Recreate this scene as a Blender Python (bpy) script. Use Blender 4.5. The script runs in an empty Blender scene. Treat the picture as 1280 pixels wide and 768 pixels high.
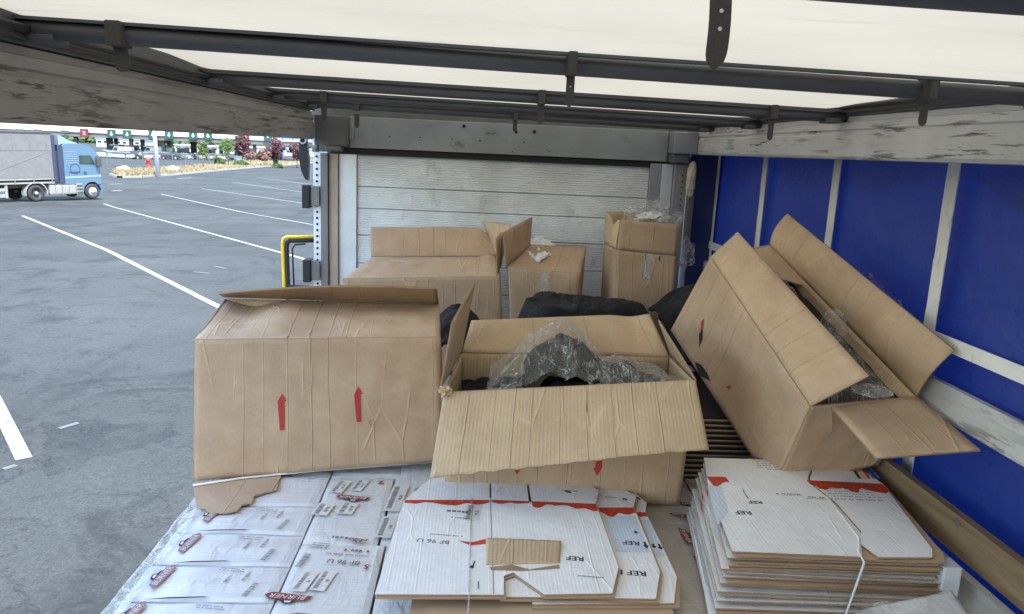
import bpy, bmesh, math, random
from mathutils import Vector, Matrix, noise
import numpy as np
random.seed(7)
R = math.radians
sc = bpy.context.scene
C = sc.collection
ZC = 3.75                                   # the camera stands 3.75 m above the yard

# ------------------------------------------------------------------ camera, sky, sun, exposure
F_PX, YAW, PIT, ROL = 954.92, .0541, .2032, .045
fw = Vector((math.sin(YAW)*math.cos(PIT), math.cos(YAW)*math.cos(PIT), -math.sin(PIT)))
r0 = Vector((math.cos(YAW), -math.sin(YAW), 0)); u0 = r0.cross(fw)
rt = r0*math.cos(ROL) + u0*math.sin(ROL); up = -r0*math.sin(ROL) + u0*math.cos(ROL)
cam = bpy.data.cameras.new('camera'); camo = bpy.data.objects.new('camera', cam); C.objects.link(camo)
camo.matrix_world = Matrix(((rt.x, up.x, -fw.x, 0), (rt.y, up.y, -fw.y, 0), (rt.z, up.z, -fw.z, ZC), (0, 0, 0, 1)))
cam.sensor_width = 36; cam.lens = F_PX/1280*36; cam.clip_start = .02; cam.clip_end = 6000
sc.camera = camo
w = bpy.data.worlds.new('World'); sc.world = w; w.use_nodes = True
nt = w.node_tree; bg = nt.nodes['Background']
sky = nt.nodes.new('ShaderNodeTexSky'); sky.sky_type = 'NISHITA'; sky.sun_disc = False
SUN_EL, SUN_AZ = R(58), R(152)              # azimuth clockwise from +Y: behind the camera, to the right
sky.sun_elevation = SUN_EL; sky.sun_rotation = SUN_AZ
sky.air_density = 1.3; sky.dust_density = 1.4; sky.ozone_density = 1.0
nt.links.new(sky.outputs[0], bg.inputs[0]); bg.inputs[1].default_value = .15
sl = bpy.data.lights.new('sun', 'SUN'); sl.energy = 2.4; sl.angle = R(.5); sl.color = (1, .955, .88)
so = bpy.data.objects.new('sun', sl); C.objects.link(so)
sd = Vector((math.sin(SUN_AZ)*math.cos(SUN_EL), math.cos(SUN_AZ)*math.cos(SUN_EL), math.sin(SUN_EL)))
so.rotation_euler = sd.to_track_quat('Z', 'Y').to_euler(); so.location = (0, 0, 30)
vs = sc.view_settings; vs.view_transform = 'Standard'; vs.look = 'None'; vs.exposure = 2.5; vs.gamma = 1
vs.use_curve_mapping = False
sc.cycles.max_bounces = 6; sc.cycles.diffuse_bounces = 4; sc.cycles.transparent_max_bounces = 12
sc.cycles.transmission_bounces = 8; sc.cycles.caustics_reflective = False; sc.cycles.caustics_refractive = False

# ------------------------------------------------------------------ helpers (all coordinates are metres from the camera's foot, z from the camera)
def ray(px, py):
    return (fw*F_PX + rt*(px-640) - up*(py-384)).normalized()
def P(px, py, x=None, y=None, z=None):
    d = ray(px, py)
    t = x/d.x if x is not None else y/d.y if y is not None else z/d.z
    return d*t
def gz(y): return float(np.interp(y, [0, 25, 48, 160, 1e5], [-3.75, -3.75, -4.5, -5.9, -5.9]))
def G(px, py, dz=0):
    d = ray(px, py); lo, hi = 1, 5000
    for _ in range(70):
        m = (lo+hi)/2
        if (d*m).z - gz((d*m).y) > 0: lo = m
        else: hi = m
    return d*lo + Vector((0, 0, dz))
ORG = {}
def origin(o): return ORG.get(o.name, Vector((0, 0, 0)))
def tag(o, label=None, cat=None, group=None, kind=None):
    if label: o['label'] = label
    if cat: o['category'] = cat
    if group: o['group'] = group
    if kind: o['kind'] = kind
    return o
def thing(name, label, cat, loc=(0, 0, 0), group=None):
    o = bpy.data.objects.new(name, None); C.objects.link(o); o.empty_display_size = .1
    loc = Vector(loc); o.location = loc + Vector((0, 0, ZC)); ORG[o.name] = loc
    return tag(o, label, cat, group)
def mesh(name, vs_, fs, mats, parent=None, mi=None, uv=None, smooth=False, loc=None):
    """vertices in camera-foot coordinates; top-level meshes keep their own origin"""
    if loc is None:
        loc = origin(parent) if parent else Vector(vs_[0]) if len(vs_) else Vector()
    loc = Vector(loc)
    me = bpy.data.meshes.new(name)
    me.from_pydata([(v[0]-loc.x, v[1]-loc.y, v[2]-loc.z) for v in vs_], [], fs)
    if not isinstance(mats, (list, tuple)): mats = [mats]
    for m in mats: me.materials.append(m)
    if mi: me.polygons.foreach_set('material_index', mi)
    if uv:
        l = me.uv_layers.new(name='UVMap')
        for p in me.polygons:
            for li, vi in zip(p.loop_indices, p.vertices): l.data[li].uv = uv[vi]
    if smooth: me.polygons.foreach_set('use_smooth', [True]*len(me.polygons))
    me.update()
    o = bpy.data.objects.new(name, me); C.objects.link(o)
    if parent: o.parent = parent; ORG[o.name] = origin(parent)
    else: o.location = loc + Vector((0, 0, ZC)); ORG[o.name] = loc
    return o
class MB:
    def __init__(s): s.v = []; s.f = []; s.m = []
    def add(s, v, f, m=0):
        n = len(s.v); s.v += [tuple(a) for a in v]; s.f += [[i+n for i in a] for a in f]; s.m += [m]*len(f); return s
    def box(s, a, b, m=0, M=None, bev=0):
        x0, y0, z0 = a; x1, y1, z1 = b
        if bev:
            bm = bmesh.new(); bmesh.ops.create_cube(bm, size=1)
            for v in bm.verts: v.co = Vector(((x0+x1)/2+v.co.x*(x1-x0), (y0+y1)/2+v.co.y*(y1-y0), (z0+z1)/2+v.co.z*(z1-z0)))
            bmesh.ops.bevel(bm, geom=bm.edges[:], offset=bev, segments=2, affect='EDGES', profile=.6)
            vv = [v.co.copy() for v in bm.verts]; ff = [[v.index for v in f.verts] for f in bm.faces]; bm.free()
        else:
            vv = [Vector(q) for q in ((x0,y0,z0),(x1,y0,z0),(x1,y1,z0),(x0,y1,z0),(x0,y0,z1),(x1,y0,z1),(x1,y1,z1),(x0,y1,z1))]
            ff = [(0,3,2,1),(4,5,6,7),(0,1,5,4),(1,2,6,5),(2,3,7,6),(3,0,4,7)]
        if M: vv = [M @ q for q in vv]
        return s.add(vv, ff, m)
    def tube(s, pts, r, n=10, m=0, ry=None, upv=(0, 0, 1), cap=True):
        pts = [Vector(p) for p in pts]; rr = r if isinstance(r, (list, tuple)) else [r]*len(pts)
        vv = []; ff = []
        for i, p in enumerate(pts):
            t = (pts[min(i+1, len(pts)-1)] - pts[max(i-1, 0)]).normalized()
            a = t.cross(Vector(upv)); a = a.normalized() if a.length > 1e-4 else t.orthogonal().normalized()
            b = a.cross(t).normalized()
            for k in range(n):
                q = 2*math.pi*k/n; vv.append(p + a*rr[i]*math.cos(q) + b*(ry or rr[i])*math.sin(q))
        for i in range(len(pts)-1):
            for k in range(n): ff.append((i*n+k, i*n+(k+1) % n, (i+1)*n+(k+1) % n, (i+1)*n+k))
        if cap: ff.append(list(range(n))[::-1]); ff.append([(len(pts)-1)*n+k for k in range(n)])
        return s.add(vv, ff, m)
    def prism(s, poly, axis, a, b, m=0, M=None):
        """2-D outline extruded along axis ('x': points are (y,z); 'y': (x,z); 'z': (x,y))"""
        n = len(poly)
        def mk(p, t): return Vector((t, p[0], p[1])) if axis == 'x' else Vector((p[0], t, p[1])) if axis == 'y' else Vector((p[0], p[1], t))
        vv = [mk(p, a) for p in poly] + [mk(p, b) for p in poly]
        if M: vv = [M @ q for q in vv]
        ff = [list(range(n))[::-1], list(range(n, 2*n))] + [(i, (i+1) % n, n+(i+1) % n, n+i) for i in range(n)]
        return s.add(vv, ff, m)
    def lathe(s, prof, c, ax, n=20, m=0, M=None):
        """prof: (radius, along) pairs round axis ax through c"""
        c = Vector(c); ax = Vector(ax).normalized(); a = ax.orthogonal().normalized(); b = ax.cross(a)
        vv = [c + ax*h + (a*math.cos(2*math.pi*k/n) + b*math.sin(2*math.pi*k/n))*r for r, h in prof for k in range(n)]
        if M: vv = [M @ q for q in vv]
        ff = [(i*n+k, i*n+(k+1) % n, (i+1)*n+(k+1) % n, (i+1)*n+k) for i in range(len(prof)-1) for k in range(n)]
        return s.add(vv, ff, m)
    def build(s, name, mats, parent=None, smooth=False, loc=None):
        return mesh(name, s.v, s.f, mats, parent, s.m, None, smooth, loc)

# ------------------------------------------------------------------ materials
def newmat(name):
    m = bpy.data.materials.new(name); m.use_nodes = True; n = m.node_tree
    return m, n, n.nodes['Principled BSDF']
def N(n, t, **k):
    a = n.nodes.new(t)
    for q, v in k.items():
        if q.startswith('i_'):
            key = q[2:]; a.inputs[int(key) if key.isdigit() else key.replace('_', ' ')].default_value = v
        else: setattr(a, q, v)
    return a
def ramp(n, src, stops, interp='LINEAR'):
    r = n.nodes.new('ShaderNodeValToRGB'); r.color_ramp.interpolation = interp
    e = r.color_ramp.elements
    while len(e) < len(stops): e.new(.5)
    for q, (p, c) in zip(e, stops): q.position = p; q.color = (*c, 1) if len(c) == 3 else c
    n.links.new(src, r.inputs[0]); return r.outputs[0]
def g3(v): return (v, v, v)
def coords(n, kind='Object', scale=(1, 1, 1), rot=(0, 0, 0)):
    tc = n.nodes.new('ShaderNodeTexCoord'); mp = n.nodes.new('ShaderNodeMapping')
    mp.inputs['Scale'].default_value = scale; mp.inputs['Rotation'].default_value = rot
    n.links.new(tc.outputs[kind], mp.inputs[0]); return mp.outputs[0]
def bump(n, b, src, dist, strength=1.0, prev=None):
    q = n.nodes.new('ShaderNodeBump'); q.inputs['Distance'].default_value = dist; q.inputs['Strength'].default_value = strength
    n.links.new(src, q.inputs['Height'])
    if prev: n.links.new(prev, q.inputs['Normal'])
    n.links.new(q.outputs[0], b.inputs['Normal']); return q.outputs[0]
def mixc(n, fac, a, b, mode='MIX'):
    m = n.nodes.new('ShaderNodeMix'); m.data_type = 'RGBA'; m.blend_type = mode
    for s_, q in ((fac, m.inputs[0]), (a, m.inputs[6]), (b, m.inputs[7])):
        if isinstance(s_, (int, float)): q.default_value = s_
        elif isinstance(s_, tuple): q.default_value = (*s_, 1)
        else: n.links.new(s_, q)
    return m.outputs[2]
def mth(n, op, a, b=0.0):
    m = n.nodes.new('ShaderNodeMath'); m.operation = op
    for s_, q in ((a, m.inputs[0]), (b, m.inputs[1])):
        if isinstance(s_, (int, float)): q.default_value = s_
        else: n.links.new(s_, q)
    return m.outputs[0]
def simple(name, col, rough=.6, metal=0, var=.12, scale=8, bmp=0):
    m, n, b = newmat(name); c = coords(n, 'Object', (scale,)*3)
    t = N(n, 'ShaderNodeTexNoise', i_Detail=6.0); n.links.new(c, t.inputs[0])
    lo = tuple(x*(1-var) for x in col); hi = tuple(min(1, x*(1+var)) for x in col)
    n.links.new(ramp(n, t.outputs[0], [(.3, lo), (.7, hi)]), b.inputs['Base Color'])
    b.inputs['Roughness'].default_value = rough; b.inputs['Metallic'].default_value = metal
    if bmp: bump(n, b, t.outputs[0], bmp)
    return m

def board_mat(name, c0, c1, flute=.25, crease=1.0, coord='UV', sheen=0.0, fscale=140.0):
    """corrugated board: fine flutes, long pressed lines, slanting scuffs, mottled kraft colour"""
    m, n, b = newmat(name)
    uv = coords(n, coord, (1, 1, 1))
    sx = n.nodes.new('ShaderNodeSeparateXYZ'); n.links.new(uv, sx.inputs[0])
    # flutes
    wv = mth(n, 'SINE', mth(n, 'MULTIPLY', sx.outputs[0], fscale*6.283))
    wob = N(n, 'ShaderNodeTexNoise', i_Scale=9.0, i_Detail=3.0); n.links.new(uv, wob.inputs[0])
    wv = mth(n, 'MULTIPLY', wv, wob.outputs[0])
    # pressed lines: 1-D noise along u (slightly wandering with v)
    mp = n.nodes.new('ShaderNodeMapping'); mp.inputs['Scale'].default_value = (1, .05, 1); n.links.new(uv, mp.inputs[0])
    ln = N(n, 'ShaderNodeTexVoronoi', voronoi_dimensions='1D', feature='DISTANCE_TO_EDGE', i_Scale=11.0, i_Randomness=1.0)
    wn = N(n, 'ShaderNodeTexNoise', i_Scale=2.5, i_Detail=2.0); n.links.new(uv, wn.inputs[0])
    n.links.new(mth(n, 'ADD', sx.outputs[0], mth(n, 'MULTIPLY', wn.outputs[0], .018)), ln.inputs['W'])
    lines = ramp(n, ln.outputs[0], [(0, g3(1)), (.02, g3(.3)), (.045, g3(0))])
    msk = N(n, 'ShaderNodeTexNoise', i_Scale=3.1, i_Detail=2.0); n.links.new(mp.outputs[0], msk.inputs[0])
    lines = mth(n, 'MULTIPLY', lines, ramp(n, msk.outputs[0], [(.42, g3(0)), (.58, g3(1))]))
    # slanting scuffs
    mp2 = n.nodes.new('ShaderNodeMapping'); mp2.inputs['Rotation'].default_value = (0, 0, R(-28)); mp2.inputs['Scale'].default_value = (9, 2.2, 1); n.links.new(uv, mp2.inputs[0])
    v2 = N(n, 'ShaderNodeTexVoronoi', feature='DISTANCE_TO_EDGE', i_Scale=1.0); n.links.new(mp2.outputs[0], v2.inputs[0])
    sc2 = ramp(n, v2.outputs[0], [(0, g3(1)), (.02, g3(.3)), (.05, g3(0))])
    m2 = N(n, 'ShaderNodeTexNoise', i_Scale=4.0); n.links.new(uv, m2.inputs[0])
    sc2 = mth(n, 'MULTIPLY', sc2, ramp(n, m2.outputs[0], [(.52, g3(0)), (.62, g3(1))]))
    # colour
    t = N(n, 'ShaderNodeTexNoise', i_Scale=7.0, i_Detail=8.0, i_Roughness=.62); n.links.new(uv, t.inputs[0])
    col = ramp(n, t.outputs[0], [(.25, c0), (.75, c1)])
    fib = N(n, 'ShaderNodeTexNoise', i_Scale=90.0, i_Detail=4.0, i_Roughness=.8); n.links.new(uv, fib.inputs[0])
    col = mixc(n, .35, col, ramp(n, fib.outputs[0], [(.3, g3(.62)), (.72, g3(1.0))]), 'MULTIPLY')
    ln2 = N(n, 'ShaderNodeTexVoronoi', voronoi_dimensions='1D', feature='DISTANCE_TO_EDGE', i_Scale=11.0, i_Randomness=1.0)
    n.links.new(mth(n, 'ADD', mth(n, 'ADD', sx.outputs[0], .0035), mth(n, 'MULTIPLY', wn.outputs[0], .018)), ln2.inputs['W'])
    shade = mth(n, 'MULTIPLY', ramp(n, ln2.outputs[0], [(0, g3(1)), (.03, g3(0))]), ramp(n, msk.outputs[0], [(.42, g3(0)), (.58, g3(1))]))
    col = mixc(n, mth(n, 'MULTIPLY', shade, .13*crease), col, tuple(x*.55 for x in c0))  # dark line beside each crease: its shadow put into the board colour
    col = mixc(n, mth(n, 'MULTIPLY', lines, .42*crease), col, tuple(min(1, x*1.35+.03) for x in c1))
    col = mixc(n, mth(n, 'MULTIPLY', sc2, .3*crease), col, tuple(x*1.35 for x in c1))
    st = ramp(n, wv, [(.0, g3(.86)), (.5, g3(1))])
    col = mixc(n, flute, col, st, 'MULTIPLY')
    n.links.new(col, b.inputs['Base Color'])
    b.inputs['Roughness'].default_value = .82 - sheen
    p = bump(n, b, wv, .0006, flute)
    p = bump(n, b, lines, .004, .9*min(1, crease), p)
    p = bump(n, b, sc2, .004, .8*min(1, crease), p)
    big = N(n, 'ShaderNodeTexNoise', i_Scale=5.0, i_Detail=3.0); n.links.new(uv, big.inputs[0])
    bump(n, b, big.outputs[0], .02, .5, p)
    return m
M = {}
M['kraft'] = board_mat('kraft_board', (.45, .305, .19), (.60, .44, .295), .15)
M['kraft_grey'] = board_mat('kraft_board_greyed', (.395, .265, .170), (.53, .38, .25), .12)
M['kraft_light'] = board_mat('kraft_board_light', (.50, .35, .215), (.64, .475, .31), .3, 1.1)
M['kraft_in'] = board_mat('kraft_board_inner', (.50, .36, .22), (.64, .48, .31), .8, 1.2, fscale=75)
M['white_board'] = board_mat('white_board', (.82, .82, .82), (.90, .895, .88), .3, .5, coord='Object', fscale=90)
M['blue_print'] = board_mat('pale_blue_print', (.58, .67, .80), (.72, .79, .88), .7, .5, coord='Object', fscale=90)
M['cut_edge'] = board_mat('cut_board_edge', (.27, .17, .10), (.40, .26, .155), 0, 0, coord='Object')

def wrapped(name, c0, c1, rough=.35):
    m, n, b = newmat(name); c = coords(n, 'Object')
    t = N(n, 'ShaderNodeTexNoise', i_Scale=6.0, i_Detail=7.0); n.links.new(c, t.inputs[0])
    n.links.new(ramp(n, t.outputs[0], [(.3, c0), (.7, c1)]), b.inputs['Base Color'])
    mp = n.nodes.new('ShaderNodeMapping'); mp.inputs['Scale'].default_value = (3, 22, 5); mp.inputs['Rotation'].default_value = (0, 0, R(12)); n.links.new(c, mp.inputs[0])
    s1 = N(n, 'ShaderNodeTexNoise', i_Scale=1.6, i_Detail=8.0, i_Roughness=.65, i_Distortion=.6); n.links.new(mp.outputs[0], s1.inputs[0])
    mp2 = n.nodes.new('ShaderNodeMapping'); mp2.inputs['Scale'].default_value = (7, 3, 5); mp2.inputs['Rotation'].default_value = (0, 0, R(-35)); n.links.new(c, mp2.inputs[0])
    s2 = N(n, 'ShaderNodeTexNoise', i_Scale=2.0, i_Detail=6.0, i_Distortion=1.4); n.links.new(mp2.outputs[0], s2.inputs[0])
    p = bump(n, b, s1.outputs[0], .006, .8); bump(n, b, s2.outputs[0], .01, .7, p)
    b.inputs['Roughness'].default_value = .6; b.inputs['Coat Weight'].default_value = .6; b.inputs['Coat Roughness'].default_value = rough*.5
    return m
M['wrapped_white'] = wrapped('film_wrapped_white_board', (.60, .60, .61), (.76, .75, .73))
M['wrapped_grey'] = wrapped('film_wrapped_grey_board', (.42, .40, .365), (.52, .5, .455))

def alu(name, base, rough, streak, axis_scale, dark=(.05, .045, .04), amount=.5, metal=.55, bmp=.002):
    m, n, b = newmat(name); c = coords(n, 'Object', axis_scale)
    t = N(n, 'ShaderNodeTexNoise', i_Scale=1.0, i_Detail=8.0, i_Roughness=.7); n.links.new(c, t.inputs[0])
    c2 = coords(n, 'Object', tuple(a*.35 for a in axis_scale))
    t2 = N(n, 'ShaderNodeTexNoise', i_Scale=1.0, i_Detail=4.0); n.links.new(c2, t2.inputs[0])
    msk = mth(n, 'MULTIPLY', ramp(n, t.outputs[0], [(streak, g3(0)), (streak+.05, g3(1))]), ramp(n, t2.outputs[0], [(.38, g3(0)), (.6, g3(1))]))
    c3 = coords(n, 'Object', (3, 3, 3)); t3 = N(n, 'ShaderNodeTexNoise', i_Scale=1.0, i_Detail=9.0, i_Roughness=.65); n.links.new(c3, t3.inputs[0])
    col = ramp(n, t3.outputs[0], [(.3, tuple(x*.72 for x in base)), (.7, base)])
    n.links.new(mixc(n, mth(n, 'MULTIPLY', msk, amount), col, dark), b.inputs['Base Color'])
    b.inputs['Metallic'].default_value = metal; b.inputs['Roughness'].default_value = rough
    if bmp: bump(n, b, t.outputs[0], bmp, .4)
    return m
M['rail_left'] = alu('grimy_shaded_rail_aluminium', (.33, .31, .285), .5, .52, (26, 4.2, 55), amount=.95, metal=.2)  # base darkened as the backlit inner face; the streaks are grime
M['rail_right'] = alu('scuffed_lit_rail_aluminium', (.66, .65, .625), .5, .545, (26, 4.2, 55), amount=.9, metal=.1)  # same rail with light from the open side put into its base; streaks are scuffs
M['alu'] = alu('aluminium', (.42, .43, .44), .38, .66, (6, 6, 6), amount=.35)
M['alu_dark'] = alu('dull_aluminium', (.19, .19, .19), .5, .6, (5, 5, 12), amount=.5, metal=.4)
M['alu_board'] = alu('ribbed_panel_aluminium', (.86, .89, .91), .5, .57, (9, 5, 4), amount=.3, metal=.0, dark=(.25, .24, .23), bmp=0)
M['alu_white'] = alu('pale_anodised_aluminium', (.74, .79, .85), .4, .7, (4, 4, 4), amount=.2, metal=.2)
M['alu_beige'] = alu('beige_primed_post', (.45, .36, .29), .5, .64, (14, 14, 6), amount=.6, metal=.1, dark=(.12, .05, .04))
M['alu_lath'] = alu('worn_lath_aluminium', (.66, .67, .66), .5, .50, (30, 3, 30), amount=.7, metal=.3, dark=(.16, .15, .13))
M['steel_dark'] = alu('dark_galvanised_tube', (.125, .127, .132), .6, .6, (5, 30, 30), amount=.5, metal=.3, dark=(.02, .02, .02))
M['rubber'] = simple('black_rubber', (.014, .014, .014), .7)
M['strap_dark'] = simple('dark_webbing', (.075, .07, .06), .85, scale=60, bmp=.001)
M['yellow'] = simple('yellow_paint', (.72, .50, .03), .5)
M['red'] = simple('red_print', (.36, .03, .03), .75, var=.25, scale=30)
M['red_band'] = simple('red_orange_band_print', (.55, .045, .015), .6, var=.35, scale=14)
M['ink'] = simple('black_ink', (.025, .025, .028), .7)
M['ink_grey'] = simple('faded_ink', (.16, .15, .15), .7)
M['maroon'] = simple('maroon_print', (.22, .035, .03), .6)
M['sticker'] = simple('paper_sticker', (.66, .64, .6), .6)
M['white'] = simple('white_plastic', (.72, .74, .76), .45, var=.06)
M['web_white'] = alu('worn_white_webbing', (.80, .80, .77), .8, .58, (40, 40, 14), amount=.5, metal=0, dark=(.28, .27, .24))
M['foam'] = simple('cream_foam', (.55, .5, .38), .9)
M['black_cloth'] = simple('black_cloth', (.006, .006, .008), .95, var=.4, scale=20, bmp=.006)
M['dark_stuffing'] = simple('dark_olive_cloth', (.022, .020, .014), .9, var=.6, scale=30, bmp=.01)
M['void'] = simple('dark_gap', (.02, .017, .014), .95)
M['tape_mark'] = simple('clear_tape_glints', (.60, .58, .52), .25)

def film(name, tint, alpha, rough=.12, body=.25):
    m, n, b = newmat(name); out = n.nodes['Material Output']
    c = coords(n, 'Object', (9, 9, 5))
    t = N(n, 'ShaderNodeTexNoise', i_Scale=1.0, i_Detail=4.0, i_Distortion=1.6); n.links.new(c, t.inputs[0])
    v = N(n, 'ShaderNodeTexVoronoi', feature='DISTANCE_TO_EDGE', i_Scale=1.6); n.links.new(c, v.inputs[0])
    tr = n.nodes.new('ShaderNodeBsdfTransparent'); tr.inputs[0].default_value = (*tint, 1)
    b.inputs['Base Color'].default_value = (.78, .79, .78, 1); b.inputs['Roughness'].default_value = rough
    p = bump(n, b, t.outputs[0], .02, 1); bump(n, b, rg_src if False else t.outputs[0], .03, 1, p)
    mx = n.nodes.new('ShaderNodeMixShader')
    fr = N(n, 'ShaderNodeLayerWeight', i_Blend=.35)
    c9 = coords(n, 'Object', (7, 7, 3), (R(20), R(35), R(15))); t9 = N(n, 'ShaderNodeTexNoise', i_Scale=1.1, i_Detail=5.0, i_Roughness=.6, i_Distortion=2.2); n.links.new(c9, t9.inputs[0])
    rg = mth(n, 'ABSOLUTE', mth(n, 'SUBTRACT', t9.outputs[0], .5))
    ed = ramp(n, rg, [(0, g3(.5)), (.010, g3(.12)), (.05, g3(0))])  # crease highlights put into the film as thin whitened lines
    a = mth(n, 'ADD', mth(n, 'ADD', mth(n, 'MULTIPLY', mth(n, 'POWER', fr.outputs['Facing'], 2.5), .5), alpha), ed)
    a = mth(n, 'MULTIPLY', a, ramp(n, t.outputs[0], [(.3, g3(.6)), (.7, g3(1.15))]))
    a = mth(n, 'MINIMUM', a, 1.0)
    n.links.new(a, mx.inputs[0]); n.links.new(tr.outputs[0], mx.inputs[1]); n.links.new(b.outputs[0], mx.inputs[2])
    n.links.new(mx.outputs[0], out.inputs[0]); return m
M['film'] = film('clear_polythene', (.95, .95, .94), .11, .08)
M['film_pale'] = film('milky_polythene', (.93, .94, .95), .30)

def tarp_mat():
    m, n, b = newmat('translucent_roof_tarpaulin'); out = n.nodes['Material Output']
    c = coords(n, 'Object'); t = N(n, 'ShaderNodeTexNoise', i_Scale=1.3, i_Detail=7.0, i_Roughness=.6); n.links.new(c, t.inputs[0])
    col = ramp(n, t.outputs[0], [(.3, (.36, .33, .262)), (.7, (.42, .39, .315))])
    mp = n.nodes.new('ShaderNodeMapping'); mp.inputs['Rotation'].default_value = (0, 0, R(28)); mp.inputs['Scale'].default_value = (.8, 9, 1); n.links.new(c, mp.inputs[0])
    t2 = N(n, 'ShaderNodeTexNoise', i_Scale=1.4, i_Detail=8.0, i_Roughness=.75); n.links.new(mp.outputs[0], t2.inputs[0])
    col = mixc(n, ramp(n, t2.outputs[0], [(.56, g3(0)), (.70, g3(.5))]), col, (.27, .245, .19))
    sp = N(n, 'ShaderNodeTexNoise', i_Scale=38.0, i_Detail=2.0); n.links.new(c, sp.inputs[0])
    col = mixc(n, ramp(n, sp.outputs[0], [(.74, g3(0)), (.77, g3(.5))]), col, (.3, .27, .2))
    tl = n.nodes.new('ShaderNodeBsdfTranslucent'); n.links.new(col, tl.inputs[0])
    n.links.new(col, b.inputs['Base Color']); b.inputs['Roughness'].default_value = .55
    bump(n, b, t.outputs[0], .03, .4)
    mx = n.nodes.new('ShaderNodeMixShader'); mx.inputs[0].default_value = .30
    n.links.new(b.outputs[0], mx.inputs[1]); n.links.new(tl.outputs[0], mx.inputs[2]); n.links.new(mx.outputs[0], out.inputs[0])
    return m
M['tarp'] = tarp_mat()
def curtain_mat():
    m, n, b = newmat('blue_curtain_pvc'); out = n.nodes['Material Output']
    c = coords(n, 'Object'); t = N(n, 'ShaderNodeTexNoise', i_Scale=1.7, i_Detail=6.0); n.links.new(c, t.inputs[0])
    col = ramp(n, t.outputs[0], [(.3, (.014, .026, .112)), (.7, (.021, .037, .155))])
    n.links.new(col, b.inputs['Base Color']); b.inputs['Roughness'].default_value = .5
    f = N(n, 'ShaderNodeTexNoise', i_Scale=260.0, i_Detail=2.0); n.links.new(c, f.inputs[0]); p = bump(n, b, f.outputs[0], .001, .3)
    bump(n, b, t.outputs[0], .14, .5, p)
    tl = n.nodes.new('ShaderNodeBsdfTranslucent'); tl.inputs[0].default_value = (.006, .025, .22, 1)
    mx = n.nodes.new('ShaderNodeMixShader'); mx.inputs[0].default_value = .12
    n.links.new(b.outputs[0], mx.inputs[1]); n.links.new(tl.outputs[0], mx.inputs[2]); n.links.new(mx.outputs[0], out.inputs[0])
    return m
M['curtain'] = curtain_mat()
def wood_mat(name, a, b_, sc_=(14, 1.2, 14)):
    m, n, b = newmat(name); c = coords(n, 'Object', sc_)
    t = N(n, 'ShaderNodeTexNoise', i_Scale=1.5, i_Detail=9.0, i_Roughness=.65, i_Distortion=.8); n.links.new(c, t.inputs[0])
    n.links.new(ramp(n, t.outputs[0], [(.3, a), (.68, b_)]), b.inputs['Base Color']); b.inputs['Roughness'].default_value = .7
    bump(n, b, t.outputs[0], .003, .6); return m
M['wood'] = wood_mat('softwood_plank', (.12, .075, .038), (.29, .20, .115))
M['wood_floor'] = wood_mat('trailer_floor_ply', (.05, .035, .025), (.12, .085, .06), (5, 1, 5))
def asphalt_mat():
    m, n, b = newmat('asphalt'); c = coords(n, 'Object')
    big = N(n, 'ShaderNodeTexNoise', i_Scale=.16, i_Detail=8.0, i_Roughness=.62); n.links.new(c, big.inputs[0])
    col = ramp(n, big.outputs[0], [(.3, (.031, .036, .0385)), (.52, (.046, .052, .0545)), (.7, (.059, .065, .067))])
    st = N(n, 'ShaderNodeTexNoise', i_Scale=.55, i_Detail=6.0, i_Roughness=.7, i_Distortion=1.0); n.links.new(c, st.inputs[0])
    col = mixc(n, ramp(n, st.outputs[0], [(.53, g3(0)), (.62, g3(.6))]), col, (.021, .025, .028))
    fine = N(n, 'ShaderNodeTexNoise', i_Scale=42.0, i_Detail=4.0, i_Roughness=.8); n.links.new(c, fine.inputs[0])
    col = mixc(n, .75, col, ramp(n, fine.outputs[0], [(.3, g3(.5)), (.52, g3(.95)), (.66, g3(1.3)), (.72, g3(2.4))]), 'MULTIPLY')
    vo = N(n, 'ShaderNodeTexVoronoi', feature='DISTANCE_TO_EDGE', i_Scale=.17)
    wr = N(n, 'ShaderNodeTexNoise', i_Scale=1.2, i_Detail=5.0); n.links.new(c, wr.inputs[0])
    n.links.new(mixc(n, .5, c, wr.outputs[1], 'ADD'), vo.inputs[0])
    col = mixc(n, ramp(n, vo.outputs[0], [(0, g3(.35)), (.006, g3(0))]), col, (.035, .038, .042))
    lt = N(n, 'ShaderNodeTexNoise', i_Scale=1.1, i_Detail=9.0, i_Roughness=.75); n.links.new(c, lt.inputs[0])
    col = mixc(n, ramp(n, lt.outputs[0], [(.70, g3(0)), (.73, g3(.5))]), col, (.15, .16, .165))
    md = N(n, 'ShaderNodeTexNoise', i_Scale=13.0, i_Detail=5.0, i_Roughness=.8); n.links.new(c, md.inputs[0])
    col = mixc(n, .8, col, ramp(n, md.outputs[0], [(.32, g3(.72)), (.5, g3(1)), (.66, g3(1.3))]), 'MULTIPLY')
    cr = N(n, 'ShaderNodeTexNoise', i_Scale=.42, i_Detail=7.0, i_Roughness=.6, i_Distortion=.4); n.links.new(c, cr.inputs[0])
    rdg = mth(n, 'ABSOLUTE', mth(n, 'SUBTRACT', cr.outputs[0], .5))
    col = mixc(n, ramp(n, rdg, [(0, g3(.55)), (.0035, g3(.25)), (.009, g3(0))]), col, (.016, .018, .02))
    tm = coords(n, 'Object', (.9, .06, 1), (0, 0, R(-34))); tn = N(n, 'ShaderNodeTexNoise', i_Scale=1.0, i_Detail=6.0, i_Roughness=.6); n.links.new(tm, tn.inputs[0])
    col = mixc(n, ramp(n, tn.outputs[0], [(.56, g3(0)), (.66, g3(.45))]), col, (.02, .023, .026))
    n.links.new(col, b.inputs['Base Color']); b.inputs['Roughness'].default_value = .95; b.inputs['Specular IOR Level'].default_value = .12
    bump(n, b, fine.outputs[0], .012, .6); return m
M['asphalt'] = asphalt_mat()
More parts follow.
